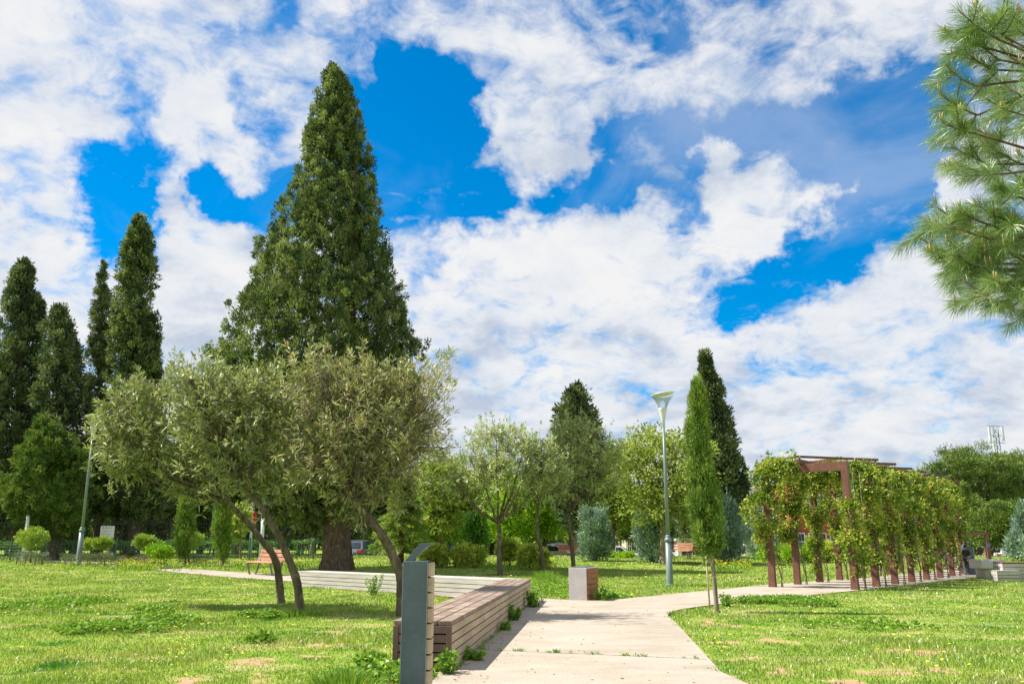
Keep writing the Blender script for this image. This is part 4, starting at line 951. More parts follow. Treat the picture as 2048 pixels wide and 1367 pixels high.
b=G(482,1118); btree('young_tree','small yellow leaved sapling with pale trunk near the park bench',482,b.y,[(482,1040,24,38),(470,1060,18,18)],130,.2,16,.14,.09,'yel',450,.07,shell=.6)
# pines on the right
pn=[(1880,78,[(1885,960,50,40),(1860,1000,45,40),(1920,930,45,35),(1900,1020,60,45)]),(1960,80,[(1960,930,50,35),(1990,960,60,40),(1940,980,60,45),(1960,1030,60,40)]),(2050,82,[(2040,935,55,35),(2060,970,60,50),(2040,1020,60,40)]),(1975,58,[(2010,1045,42,32),(1985,1060,30,25)])]
pl=['big rounded pine just right of the pergola','big rounded pine under the phone mast','big pine cut by the right edge','small fresh green pine with split trunk behind the arch post']
for i,((bx,Y,e),lb) in enumerate(zip(pn,pl)):
    btree('pine_tree',lb,bx,Y,e,700,.55,50,.3,.06,'pine',500+i,.3,bark='barkr',flat_=.6,up=.5,shell=.4,inner=.3,lumpy=.14)
b=G(1992,1122); 
# far backdrop wood
rngw=np.random.default_rng(77); P=[]
for _ in range(3800):
    x=-95+190*rngw.random(); y=100+25*rngw.random(); hmax=6.5+2.5*math.sin(x*.11)+1.5*math.sin(x*.29+1)
    if 18<x<42: hmax=3.2
    P.append((x,y,tz(x,y)+hmax*rngw.random()))
P=np.array(P); V,r=clumps(P,1.3*np.ones(len(P)),nrm(P*0+np.array([0,-1,.3])),22,.8,.5,rngw,up=.3,rnd=1.4)
tag(npmesh('distant_wood',V,quadfaces(len(V)//4),M['mid'],None,r),'far-off green wood closing the view behind the park','wood',kind='stuff')
# ================================================================= NEAR PINE BRANCHES
rp=np.random.default_rng(60)
root=thing('pine_tree','close pine with long soft needles reaching in from the upper right','tree',(4.6,5.2,0))
mb=MB(); mb.tube([(4.6,5.2,-.1),(4.6,5.2,0),(4.55,5.2,2),(4.4,5.1,5),(4.3,5.1,7)],[.2,.18,.16,.12,.06],12); mb.build('trunk',M['barkr'],root)
mb=MB(); CD=[]; NP_=[];ND=[];NB=[]
def shoot(a,b,needles=True,candle=True,n=260,nl=.125,r=.006):
    a=np.array(a);b=np.array(b); d=b-a; L=np.linalg.norm(d); pts=[]
    for u in np.linspace(0,1,6):
        p=a+d*u; p[2]-=.05*L*math.sin(u*PI); pts.append(p)
    mb.tube(pts,[r*(1-.5*u)+.001 for u in np.linspace(0,1,6)],6)
    if needles:
        dd=d/L; u=1-(rp.random(n)**1.1)*min(1,.30/L); g=nrm(np.cross(np.repeat(dd[None],n,0),rp.normal(size=(n,3))))
        an=np.radians(22+38*rp.random(n)); D=nrm(dd*np.cos(an)[:,None]+g*np.sin(an)[:,None]+np.array([0,0,-.05]))
        P_=a+d*u[:,None]; P_[:,2]-=.05*L*np.sin(u*PI); NP_.append(P_); ND.append(D)
    if candle and rp.random()<.75:
        k=rp.integers(1,3)
        for _ in range(k):
            c=Vector(b)+Vector(rp.normal(size=3)*.012); t_=Vector((rp.normal()*.12-.05,rp.normal()*.12,1)).normalized()
            h=.04+.04*rp.random(); CD.append((c,t_,h))
tips=[(1885,70),(1876,130),(1872,190),(1874,245),(1892,290),(1905,330),(1925,60),(1918,110),(1935,180),(1930,250),(1960,30),(1985,90),(1975,150),(1990,215),(1965,290),(1990,330),(2025,60),(2035,130),(2025,200),(2040,260),(2030,310),(1940,20),(2005,20),(2045,20),(1905,20),(2060,380),(2030,370),
 (1822,470),(1838,438),(1858,410),(1868,450),(1850,500),(1885,480),(1905,420),(1925,455),(1900,515),(1945,410),(1960,480),(1940,520),(1880,540),(1905,570),(1930,600),(1965,560),(1985,430),(2000,500),(2020,440),(2030,540),(1990,580),(2015,600),(2040,590),(2050,480),(2060,540),(1985,370)]
for i,(x,y) in enumerate(tips):
    x+=10; y=y if y<540 else y-22; Yd=4.6+rp.random()*1.0
    T_=AT(x,y,Yd)
    sx_=x+55+35*rp.random(); sy_=y+(18+30*rp.random() if y>60 else 60)
    S0=AT(sx_,sy_,Yd+rp.normal()*.08)
    shoot(S0,T_,n=340,nl=.125)
    # side shoots
    for j in range(3):
        m_=S0.lerp(T_,-.2+.8*rp.random()); q=m_+Vector((rp.normal()*.08-.05,rp.normal()*.15,rp.normal()*.09+.01)); shoot(m_,q,n=260,r=.004,candle=j<1)
    # connecting branch to outside the frame
    B0=AT(2150,120 if y<200 else (300 if y<370 else 500),5.1); mb.tube([np.array(S0),np.array(S0)*.5+np.array(B0)*.5+np.array([0,0,-.05]),np.array(B0)],[.006,.009,.014],6)
for yy in (120,300,500):
    B0=AT(2150,yy,5.1); mb.tube([np.array(B0),(np.array(B0)+np.array([4.4,5.1,B0.z+.3]))/2,np.array([4.4,5.15,B0.z+.2])],[.016,.03,.045],8)
mb.build('branches',M['barkr'],root); bud=flat('tan_bud',(.5,.34,.17),.8)
for c,t_,h in CD[:100]: cd=MB(); cd.tube([c,c+t_*h*.7,c+t_*h],[.005,.0045,.0015],6); cd.build('candle',bud,root)
P_=np.concatenate(NP_);D=np.concatenate(ND); n=len(P_)
L=.082+.050*rp.random(n); V=leafquads(P_,D,L,np.full(n,.0024),rp,droop=.12).reshape(-1,3)
npmesh('needles',V,quadfaces(n),M['need'],root,np.clip(rp.random(n),0,1))
# a few blurred closer tufts stay inside the crown edge
# ================================================================= FENCES, HEDGES, TOPIARY
Yf=50.0
def railing():
    a=AT(-70,1090,Yf-2); b=AT(600,1090,Yf+6); a.z=tz(a.x,a.y); b.z=tz(b.x,b.y)
    root=thing('railing_fence','tall dark iron railing along the back edge of the park','fence',a)
    L=(b-a).length; n=90; H=AT(0,1034,Yf-2).z-a.z
    k=int(L/.16); mb=MB()
    for i in range(k+1):
        p=a.lerp(b,i/k); mb.box((p.x,p.y,p.z+H/2),(.022,.022,H))
    mb.build('bars',M['iron'],root)
    mb=MB()
    for z in (.25,H*.42,H-.28): mb.bar(a+Vector((0,0,z)),b+Vector((0,0,z)),.05,.05)
    mb.build('rails',M['iron'],root)
    m=int(L/2.6)
    for i in range(m+1):
        p=a.lerp(b,i/m); mb=MB(); mb.box((p.x,p.y-.05,p.z+H/2),(.08,.08,H+.02)); mb.build('post',M['iron'],root)
railing()
def hedge(name,label,a,b,w,h,mat,seed,per=12,dens=60,L=.07,W=.045,round_=0,cat='hedge'):
    rg=np.random.default_rng(seed); a=Vector(a);b=Vector(b); d=(b-a); Ln=d.length; d.normalize(); nn=Vector((-d.y,d.x,0))
    root=thing(name,label,cat,a); n=int(Ln*dens)
    u=rg.random(n)*Ln; f=rg.integers(0,4,n)
    s=np.where(f==0,-1,np.where(f==1,1,rg.random(n)*2-1)); z=np.where(f>=2,1.0,rg.random(n))
    lm=vn(u,z*2,1.3,seed)*.2-.1
    x=a.x+d.x*u+nn.x*s*w/2; y=a.y+d.y*u+nn.y*s*w/2; zz=ter(x,y)+z*h*(1+lm)+rg.normal(size=n)*.02
    cen=np.stack([x,y,zz],1); out=nrm(np.stack([nn.x*s,nn.y*s,z*.6],1)+1e-3)
    V,r=clumps(cen,np.full(n,.14),out,per,L,W,rg,up=.3,rnd=1.2,outw=.8)
    npmesh('foliage',V,quadfaces(len(V)//4),M[mat],root,r)
    k=max(2,int(Ln/1.5))
    for i in range(k): 
        mb=MB(); p=a+d*(Ln*(i+.5)/k); mb.tube([(p.x,p.y,tz(p.x,p.y)-.05),(p.x,p.y,tz(p.x,p.y)+h*.8)],[.03,.02],5); mb.build('stem',M['bark'],root)
    return root
def gA(px,Y): p=AT(px,1100,Y); return Vector((p.x,Y,tz(p.x,Y)))
hedge('clipped_hedge','long clipped green hedge behind the wire fence at the left',gA(-40,48),gA(560,52),.7,.88,'hedge',1)
hedge('clipped_hedge','short green hedge piece between the big trunk and the leaning trunks',gA(583,50),gA(628,50.3),.7,1.0,'hedge',2)
# green wire fence
a=gA(-50,46.6); b=gA(690,50.4)
root=thing('wire_fence','low green wire mesh fence in front of the clipped hedge','fence',a); L=(b-a).length
mb=MB()
for i in range(7): mb.tube([a+Vector((0,0,.12+i*.15)),b+Vector((0,0,.12+i*.15))],[.006,.006],4)
for i in range(int(L/.2)): p=a.lerp(b,i*.2/L); mb.box(p+Vector((0,0,.57)),(.008,.008,1.05))
mb.build('wire_mesh',M['mesh'],root)
for i in range(12):
    p=a.lerp(b,i/11); mb=MB(); mb.box(p+Vector((0,-.03,.6)),(.06,.06,1.2)); mb.build('post',M['mesh'],root)
# mushroom and ball topiary
for px,py,rx,ry,by,Y,lab in [(64,1075,26,18,1105,45,'mushroom shaped clipped bush at the far left'),(205,1085,16,7,1102,43,'low flat clipped bush below the notice board left part'),(290,1083,18,10,1104,42,'bright yellow-green ball shaped bush right of the twin-stemmed juniper'),(379,1077,25,13,1103,45,'bright clipped ball bush behind the young columnar cypress'),(183,1087,14,6,1104,43.5,'low flat clipped bush just right of the lamp base'),(1375,1098,9,6,1112,60,'small clipped ball bush by the far benches')]:
    b=gA(px,Y); root=thing('topiary_bush',lab,'bush',b)
    broad(root,[ellpx(Y,px,py,rx,ry)],260,.12,22,.07,.045,M['topi'],px,up=.3,flat_=1,shell=.1,inner=.3,outw=1,rnd=1)
    mb=MB(); mb.tube([b-Vector((0,0,.05)),AT(px,py,Y)],[.06,.05],6); mb.build('stem',M['bark'],root)
# lavender rows
for x0,x1,Y,h,lab in [(28,62,43,.5,'grey lavender clump behind the low metal rail at left'),(66,94,43,.5,'grey lavender hedge left of the juniper trunk'),(128,150,42,.42,'silvery lavender clump just left of the lamp base'),(162,228,41.5,.48,'long grey-brown lavender hedge right of the lamp base'),(236,250,41.5,.4,'small silvery clump left of the twin juniper stems'),(272,298,41,.42,'grey lavender hedge under the bright ball bush'),(378,425,42,.36,'brownish lavender row between the young cypresses')]:
    hedge('lavender_hedge',lab,gA(x0,Y),gA(x1,Y),.6,h,'lav',x0,per=16,dens=90,L=.09,W=.016,cat='lavender')
for px,py,Y,lab in [(312,1100,40,'yellow-green leafy shrub beside the bright ball bush'),(325,1103,39.5,'leafy shrub with yellow flowers left of the young cypress'),(1252,1113,52,'low green shrub in front of the white car, right part'),(1222,1112,53,'dark low shrub hiding the white car rear wheel'),(1540,1105,46,'leafy grey-green shrub behind the left pergola posts'),(1585,1108,45,'tangled hedge shrub behind the second left pergola post'),(1620,1106,45,'rounded green shrub behind the third left pergola post'),(1700,1108,47,'green shrub behind the nearest right pergola post')]:
    b=gA(px,Y); root=thing('leafy_shrub',lab,'shrub',b); s_=15 if px<400 else (18 if px<1300 else 24)
    broad(root,[ellpx(Y,px,py,s_,6 if px<1300 else 16)],140,.16,20,.11,.06,M['grn' if px!=1225 else 'mid'],px,up=.6,flat_=1,shell=.4,inner=.3,outw=.8)
    mb=MB(); mb.tube([b-Vector((0,0,.05)),b+Vector((0,0,.25))],[.03,.02],5); mb.build('stem',M['bark'],root)
# tall yellow wild flowers by the shrubs (each clump uncountable)
fp=[]; rg=np.random.default_rng(44)
for _ in range(1500):
    px=rg.choice([rg.uniform(240,330),rg.uniform(125,480),rg.uniform(470,640),rg.uniform(960,1110),rg.uniform(1430,1500)]); Y=rg.uniform(37,44)
    p=gA(px,Y); fp.append((p.x,p.y,.1+.28*rg.random(),.03))
flowers('wild_flowers','tall yellow wild flowers along the shrubs at the back of the lawn',3,fp,M['fly'])
V=[]; 
P=np.array([(x,y,tz(x,y)+h*.5) for x,y,h,r in fp]); D=nrm(rg.normal(size=(len(P),3))*np.array([.25,.25,0])+np.array([0,0,1])); P[:,2]-=.1
Vq=leafquads(np.repeat(P,3,0)+rg.normal(size=(len(P)*3,3))*np.array([.08,.08,.02]),nrm(np.repeat(D,3,0)+rg.normal(size=(len(P)*3,3))*.3),.22,.03,rg)
tag(npmesh('flower_stalks',Vq.reshape(-1,3),quadfaces(len(Vq)),M['weed'],None,rg.random(len(Vq))),'green stalks and leaves under the tall yellow wild flowers','weeds',kind='stuff')
# weeds by the benches
def weed(label,base,n,h,seed,lean=(0,0),L=.05,wd=.035,spread=.16):
    rg=np.random.default_rng(seed); b=Vector(base); root=thing('weed_plant',label,'plant',b); mb=MB(); P=[]
    for i in range(n):
        a=rg.random()*2*PI; r=rg.random()*spread; hh=h*(.5+.6*rg.random()); e=b+Vector((math.cos(a)*r*1.6+lean[0]*hh,math.sin(a)*r*1.6+lean[1]*hh,hh)); s=b+Vector((math.cos(a)*r*.5,math.sin(a)*r*.5,0))
        m_=s.lerp(e,.5)+Vector((rg.normal(),rg.normal(),0))*.02; mb.tube([s,m_,e],[.0035,.0028,.0015],4)
        for u in np.linspace(.15,1,9): P.append(np.array(s.lerp(m_,u*2) if u<.5 else m_.lerp(e,u*2-1)))
    mb.build('stalks',M['weedstalk'],root); P=np.array(P)
    V,r=clumps(P,np.full(len(P),.03),nrm(rg.normal(size=P.shape)),5,L,wd,rg,up=.1,rnd=1.4)
    npmesh('leaves',V,quadfaces(len(V)//4),M['weed'],root,r)
M['weedstalk']=flat('weed_stalk',(.13,.2,.05),.8)
weed('leafy green weed between the slate post and the brown bench end',(-.84,7.95,0),11,.26,1,spread=.1)
weed('leafy weed at the near corner of the brown bench on the path side',G(897,1350),8,.2,2,lean=(.1,-.1),spread=.09)
weed('bushy weed at the far end of the brown bench',G(1066,1215),16,.33,3,spread=.16)
weed('yellow flowered weed along the middle of the brown bench side',G(1030,1242),8,.2,4,spread=.09)
weed('small weed at the foot of the brown bench on the path',G(1012,1262),7,.1,5,spread=.1)
weed('tall spindly weed in front of the pale bench',G(745,1190),10,.5,6,L=.045)
weed('small weed in front of the pale bench near the left end',G(610,1172),8,.3,7)
weed('low weed at the foot of the slate post',(-1.02,7.1,0),8,.14,8,spread=.1)
weed('small weed at the bottom edge of the brown bench near its end',G(935,1322),7,.09,9)
weed('tufty weed at the right corner of the square litter bin',G(1205,1202),14,.3,10)
weed('low leafy weed by the thin trunk of the slender cypress',G(1452,1212),10,.25,11)
# tall grass tuft at bench left
rg=np.random.default_rng(5)
def tuft(label,base,n,h,r):
    b=Vector(base); a=rg.random(n)*2*PI; q=rg.random(n)*r; P=np.stack([b.x+np.cos(a)*q,b.y+np.sin(a)*q,np.full(n,b.z-.01)],1)
    D=nrm(np.stack([np.cos(a)*(q/r)*.9,np.sin(a)*(q/r)*.9,np.ones(n)],1)+rg.normal(size=(n,3))*.18)
    Vq=leafquads(P,D,h*(.5+.6*rg.random(n)),.009,rg,droop=.1); tag(npmesh('grass_tuft',Vq.reshape(-1,3),quadfaces(n),M['weed'],None,rg.random(n)),label,'grass tuft')
tuft('tall grass tuft left of the slate post by the brown bench end',(-1.40,7.7,0),700,.26,.25)
tuft('dark grass tuft in the shade at the foot of the crooked oleander',G(1092,1158),600,.42,.45)
tuft('dark tall grass left of the litter bin',G(1108,1172),600,.38,.5)
tuft('dark grass tuft at the foot of the nearest oleander trunk',G(590,1232),500,.2,.5)
# ================================================================= PARK BENCHES
def park_bench(label,c,rz,s=1.0,mat='woodo'):
    c=Vector(c); root=thing('park_bench',label,'bench',c,'park benches with slatted backs'); R=Matrix.Rotation(rz,3,'Z')
    def W(x,y,z): return c+R@Vector((x*s,y*s,z*s))
    mb=MB()
    for i in range(4): mb.bar(W(-.85,-.25+i*.135,.45+.008*i),W(.85,-.25+i*.135,.45+.008*i),.115*s,.035*s)
    mb.build('seat',M[mat],root,.004)
    mb=MB()
    for i in range(3): mb.bar(W(-.85,.245+i*.045,.56+i*.135),W(.85,.245+i*.045,.56+i*.135),.035*s,.11*s)
    mb.build('backrest',M[mat],root,.004)
    for x in(-.72,.72):
        mb=MB(); mb.bar(W(x,-.28,.43),W(x,-.16,0),.06*s,.045*s,up=(1,0,0)); mb.build('leg',M['iron2'],root)
        mb=MB(); mb.bar(W(x,.06,0),W(x,.385,.93),.06*s,.045*s,up=(1,0,0)); mb.bar(W(x,-.28,.42),W(x,.2,.42),.05*s,.035*s); mb.build('leg',M['iron2'],root)
M['iron2']=flat('grey_bench_iron',(.16,.145,.135),.5)
b=G(517,1151); park_bench('orange-brown slatted park bench behind the two leaning oleander trunks',b+Vector((.1,.5,0)),math.radians(-42),1.1)
b=gA(1354,50); park_bench('small orange-brown bench just right of the tall lamp post in the distance',b,math.radians(-35),1.0)
b=gA(1402,51); park_bench('brown bench at a distance behind the slender cypress trunk',b,math.radians(10),1.0,'woodr')
b=gA(1139,56); park_bench('brown bench far behind the oleander at the litter bin',b,math.radians(12),.8,'woodr')
# far right benches
q=AT(1958,1120,31.5); run_bench('slatted_bench','long pale slatted bench at the right edge beyond the pergola',Vector((AT(1985,1120,30).x,30.0,tz(17,30))),Vector((1,-.02,0)),6.5,.6,.62,M['steel'],M['woodp'],M['woodp'],nt=3,ns=5,mirror=-1)
x0=AT(1958,1120,31.3).x; root=thing('stone_block','smooth pale block capping the left end of the far right bench','block',(x0,31.2,0)); mb=MB(); mb.box((x0+.42,31.6,.52),(.85,.9,.32)); mb.box((x0+.5,31.7,.18),(.6,.7,.36)); mb.build('slab',M['conc'],root,.05)
run_bench('slatted_bench','low short grey slatted bench beside the far slate post',Vector((AT(1947,1120,30.6).x,29.7,tz(16,30.6))),Vector((1,.0,0)),.75,.5,.36,M['woodp'],M['woodp'],M['woodp'],nt=3,ns=3,mirror=-1)
# low metal rail on the left
b=G(19,1114); root=thing('metal_rail','low dark metal hoop rail at the far left edge of the lawn','rail',b); s_=ppm(b.y); h=16/s_; w=8/s_
mb=MB(); mb.bar(b+Vector((-w,0,0)),b+Vector((-w,0,h)),.06,.06,up=(0,1,0)); mb.bar(b+Vector((w,0,0)),b+Vector((w,0,h)),.06,.06,up=(0,1,0)); mb.build('uprights',M['iron'],root); mb=MB(); mb.bar(b+Vector((-w-.03,0,h+.032)),b+Vector((w+.03,0,h+.032)),.06,.06); mb.build('top_bar',M['iron'],root)
# poles
for px,top,Y,r,lab in [(48,1030,47,.11,'white pole in front of the railing at far left'),(522,1035,49,.13,'thick pale pole behind the park bench'),(499,1052,49.5,.06,'thin white pole left of the park bench backrest')]:
    b=gA(px,Y); root=thing('white_pole',lab,'pole',b); H=AT(px,top,Y).z
    mb=MB(); mb.tube([b,Vector((b.x,Y,H))],[r,r*.8],10); mb.build('shaft',M['white'],root); mb=MB(); mb.lathe(b,[(r*1.6,0),(r*1.6,.05),(r*1.05,.09)],10); mb.build('foot',M['white'],root)
Y=54.; b=gA(503,Y); H=AT(503,1000,Y).z; root=thing('banner_pole','thin pole with a small red banner behind the park bench','banner',b)
mb=MB(); mb.tube([b,Vector((b.x-.15,Y,H))],[.05,.04],8); mb.build('pole',M['white'],root); mb=MB(); mb.box((b.x+.02,Y,AT(503,1034,Y).z),(.28,.02,.75)); mb.build('banner',flat('red_cloth',(.6,.03,.03)),root)
Y=53.; b=gA(420,Y); H=AT(420,1001,Y).z; root=thing('globe_lamp','thin distant lamp with round white head behind the hedge','street lamp',b)
mb=MB(); mb.tube([b,Vector((b.x,Y,H))],[.05,.035],8); mb.build('pole',M['lampg'],root); mb=MB(); mb.lathe((b.x,Y,H),[(.03,0),(.17,.04),(.2,.14),(.14,.26),(.02,.3)],12); mb.build('globe',M['white'],root)
# notice board with logos and text lines
Y=48.6; A=AT(202,1051,Y); B=AT(227,1075,Y); root=thing('notice_board','white notice board with coloured logos fixed on the railing','sign',((A.x+B.x)/2,Y,B.z))
W_=B.x-A.x; Hh=A.z-B.z
mb=MB(); mb.box(((A.x+B.x)/2,Y,(A.z+B.z)/2),(W_,.03,Hh)); mb.build('panel',M['white'],root,.004)
red=flat('sign_red',(.5,.08,.08)); blu=flat('sign_blue',(.12,.18,.4)); gry=flat('sign_grey',(.45,.45,.47))
for fx,mm in ((.18,red),(.42,M['iron']),(.62,blu),(.8,red)):
    mb=MB(); mb.lathe((A.x+W_*fx,Y-.018,A.z-Hh*.15),[(Hh*.06,0),(Hh*.06,.004)],10,Matrix.Rotation(PI/2,3,'X')); mb.build('logo',mm,root)
mb=MB()
for i in range(5): mb.box(((A.x+B.x)/2,Y-.017,A.z-Hh*(.36+.11*i)),(W_*(.8 if i%2 else .62),.003,Hh*.03))
mb.build('text_lines',gry,root)
# phone mast
Y=95.; bx=AT(2006,1000,Y).x; H=AT(2006,850,Y).z; z0=tz(bx,Y); root=thing('phone_mast','thin lattice phone mast with white antenna panels above the pines','mast',(bx,Y,z0))
mb=MB()
for dx,dy in((-.3,-.3),(.3,-.3),(-.3,.3),(.3,.3)): mb.tube([(bx+dx,Y+dy,z0),(bx+dx,Y+dy,H-.5)],[.05,.05],5)
zz=z0
while zz<H-1:
    mb.bar((bx-.3,Y-.3,zz),(bx+.3,Y-.3,zz+.9),.04,.04); mb.bar((bx+.3,Y-.3,zz),(bx-.3,Y-.3,zz+.9),.04,.04); zz+=.9
mb.tube([(bx,Y,H-1),(bx,Y,H+.0)],[.04,.03],5)
for z in (H-.15,H-1.2,H-2.0): mb.bar((bx-.9,Y-.35,z),(bx+.9,Y-.35,z),.06,.06)
mb.build('lattice',M['lampg'],root)
for dx in(-.75,.7): mb=MB(); mb.box((bx+dx,Y-.45,H-1.0),(.24,.15,1.6)); mb.build('antenna_panel',M['white'],root,.02)
mb=MB(); mb.box((bx-.5,Y-.5,H-2.2),(.25,.2,.9)); mb.build('antenna_panel',M['white'],root,.02)
# ================================================================= BUILDINGS
M['red']=flat('red_wall',(.42,.07,.05),.8); M['whitew']=flat('white_wall',(.68,.68,.66),.85); M['beige']=flat('beige_wall',(.55,.47,.36),.85)
def building(label,px0,px1,Y,top,mat,nw,floors,dep=10,roofmat=None,band=None):
    a=AT(px0,1080,Y).x;b=AT(px1,1080,Y).x; H=AT((px0+px1)/2,top,Y).z; z0=tz((a+b)/2,Y)
    root=thing('building',label,'building',((a+b)/2,Y,z0)); mb=MB(); mb.box(((a+b)/2,Y+dep/2,(H+z0)/2),(b-a,dep,H-z0)); mb.build('walls',mat,root)
    mb=MB(); mb.box(((a+b)/2,Y+dep/2,H+.12),(b-a+.5,dep+.5,.24)); mb.build('roof',roofmat or M['whitew'],root)
    fh=(H-z0-.4)/floors; bw=(b-a)/nw
    for f in range(floors):
        for i in range(nw):
            x=a+bw*(i+.5); z=z0+fh*(f+.55)
            mb=MB(); ww=min(1.5,bw*.6); wh=min(1.5,fh*.55)
            for sx_ in(-1,1): mb.box((x+sx_*ww/2,Y-.03,z),(.1,.08,wh+.1))
            for sz_ in(-1,0,1): mb.box((x,Y-.03,z+sz_*wh/2),(ww-.1,.08,.09))
            mb.box((x,Y-.02,z+wh/4),(.07,.06,wh/2-.09)); mb.box((x,Y-.02,z-wh/4),(.07,.06,wh/2-.09))
            fr=mb.build('window',M['white'],root); g=MB(); g.box((x,Y-.004,z),(ww-.08,.012,wh)); 
            me=g.build('pane',M['win'],fr)
    if band:
        for z,h,mm in band: mb=MB(); mb.box(((a+b)/2,Y-.015,z0+(H-z0)*z),(b-a-.02,.02,(H-z0)*h)); mb.build('wall_band',mm,root)
    return root
building('red walled building with white framed windows seen through the pergola',1592,1700,80,962,M['red'],5,2,band=None)
building('white upper storey building seen between the tall dark cypress and the pergola',1488,1552,98,968,M['whitew'],4,3)
building('white and red low building behind the dense part of the pergola',1702,1790,84,975,M['whitew'],4,2,roofmat=M['red'])
building('beige distant house beyond the white car',1252,1292,96,1062,M['beige'],3,1)
building('plain white house far behind the juniper by the tall lamp',1355,1385,94,1080,M['whitew'],1,1)
# ================================================================= CARS
def car(label,c,rz,col,Lc=4.1,Wc=1.75,Hc=1.48,hatch=True,lights=True):
    c=Vector(c); root=thing('parked_car',label,'car',c,'cars parked behind the lawn'); R=Matrix.Rotation(rz,3,'Z')
    h=Lc/2
    # sections along the length: x, half width, z bottom, z top (lower body)
    sec=[(-h,.36,.72),(-h+.08,.30,.86),(-h+.5,.24,.95),(-h+1.2,.22,.95),(0,.22,.93),(h-1.15,.22,.90),(h-.5,.24,.80),(h-.12,.28,.68),(h,.36,.58)]
    def W(x,y,z): return c+R@Vector((x,y,z))
    mb=MB(); vs=[]; 
    prof=lambda hw,zb,zt:[(-hw*.94,zb),(-hw,zb+.12),(-hw,zt-.14),(-hw*.93,zt),(0,zt+.03),(hw*.93,zt),(hw,zt-.14),(hw,zb+.12),(hw*.94,zb)]
    for i,(x,zb,zt) in enumerate(sec):
        hw=Wc/2*(.86 if i in(0,len(sec)-1) else (.95 if i in(1,len(sec)-2) else 1))
        vs+=[W(x,y,z*Hc/1.48) for y,z in prof(hw,zb,zt)]
    n=9; fs=[]
    for i in range(len(sec)-1):
        for k in range(n-1): fs.append((i*n+k,(i+1)*n+k,(i+1)*n+k+1,i*n+k+1))
        fs.append((i*n+n-1,(i+1)*n+n-1,(i+1)*n,i*n))
    fs.append(tuple(range(n))); fs.append(tuple((len(sec)-1)*n+k for k in range(n-1,-1,-1)))
    mb.add(vs,fs,False)
    # cabin
    k_=Hc/1.48; cab=[(-h+.15,.90,.76),(-h+.38,1.36,.62),(-h+1.3,1.48,.60),(0.1,1.46,.60),(h-1.75,1.32,.63),(h-1.0,.90,.74)]
    vs=[];fs=[]
    for x,z,hw in cab:
        w2=hw*Wc/1.75*1.12; vs+=[W(x,-Wc/2*.93,.88*k_),W(x,-w2,z*k_),W(x,w2,z*k_),W(x,Wc/2*.93,.88*k_)]
    for i in range(len(cab)-1):
        for k in range(3): fs.append((i*4+k,(i+1)*4+k,(i+1)*4+k+1,i*4+k+1))
    mb.add(vs,fs,False); mb.build('body',col,root,.02)
    def lerp(a,b,t): return tuple(a[i]*(1-t)+b[i]*t for i in range(3))
    for sgn in(-1,1):
        # side windows
        for (xa,xb,xc,xd) in ((-h+.62,-h+.95,-.35,-.30),(-.22,-.22,h-1.85,h-1.35)):
            z1,z2=.95*k_,1.33*k_
            def yy(z): return sgn*(Wc/2*.93+(z/k_-.88)/(1.4-.88)*(.62*Wc/1.75*1.12-Wc/2*.93)+.012)
            g=MB(); g.prism([W(xa,yy(z1),z1),W(xb,yy(z2),z2),W(xc,yy(z2),z2),W(xd,yy(z1),z1)],R@Vector((0,sgn*.008,0))); g.build('window',M['win'],root)
    g=MB(); a=cab[0];b=cab[1]; o=Vector((-.02,0,.02))
    pr=[(lerp((a[0],0,a[1]),(b[0],0,b[1]),.2)),(lerp((a[0],0,a[1]),(b[0],0,b[1]),.9))]
    g.prism([W(pr[0][0]-.02,-.66,pr[0][2]*k_+.02),W(pr[1][0]-.02,-.58,pr[1][2]*k_+.02),W(pr[1][0]-.02,.58,pr[1][2]*k_+.02),W(pr[0][0]-.02,.66,pr[0][2]*k_+.02)],R@Vector((-.01,0,.006))); g.build('rear_window',M['win'],root)
    a=cab[-1];b=cab[-2]; pr=[(lerp((a[0],0,a[1]),(b[0],0,b[1]),.12)),(lerp((a[0],0,a[1]),(b[0],0,b[1]),.92))]
    g=MB(); g.prism([W(pr[0][0]+.02,-.66,pr[0][2]*k_+.02),W(pr[1][0]+.02,-.6,pr[1][2]*k_+.02),W(pr[1][0]+.02,.6,pr[1][2]*k_+.02),W(pr[0][0]+.02,.66,pr[0][2]*k_+.02)],R@Vector((.01,0,.006))); g.build('windscreen',M['win'],root)
    for x in(-h+.75,h-.78):
        for s in(-1,1):
            w=MB(); w.lathe(W(x,s*(Wc/2-.08),.31),[(.31,-.1),(.315,0),(.31,.1)],20,R@Matrix.Rotation(PI/2,3,'X')); w.build('tyre',M['iron'],root)
            w=MB(); w.lathe(W(x,s*(Wc/2+.025),.31),[(.2,-.004),(.19,.004)],14,R@Matrix.Rotation(PI/2,3,'X')); w.build('rim',M['lampw'],root)
    for s in(-1,1):
        w=MB(); w.box(W(-h+.02,s*.66*Wc/1.75,.80*k_),(.1,.36,.17),rz); w.build('tail_light',M['tail'],root,.02)
        w=MB(); w.box(W(h-.1,s*.62*Wc/1.75,.60*k_),(.2,.34,.13),rz); w.build('headlight',M['white'],root,.02)
    w=MB(); w.box(W(-h-.012,0,.68*k_),(.02,.5,.12),rz); w.build('number_plate',M['white'],root)
M['tail']=flat('red_lamp_glass',(.6,.03,.02),.3)
cw=carpaint('white_car_paint',(.75,.76,.78)); cc=carpaint('silver_beige_car_paint',(.55,.52,.46)); cdk=carpaint('dark_blue_car_paint',(.07,.095,.13)); cb=carpaint('blue_car_paint',(.07,.15,.35)); cg=carpaint('grey_car_paint',(.2,.22,.25))
def cz(px,top,Y,H): p=AT(px,top,Y); return Vector((p.x,Y,p.z-H))
car('dark blue-grey estate car seen from behind beside the huge cypress trunk',cz(731,1079,61,1.62),math.radians(72),cdk,4.4,1.85,1.62)
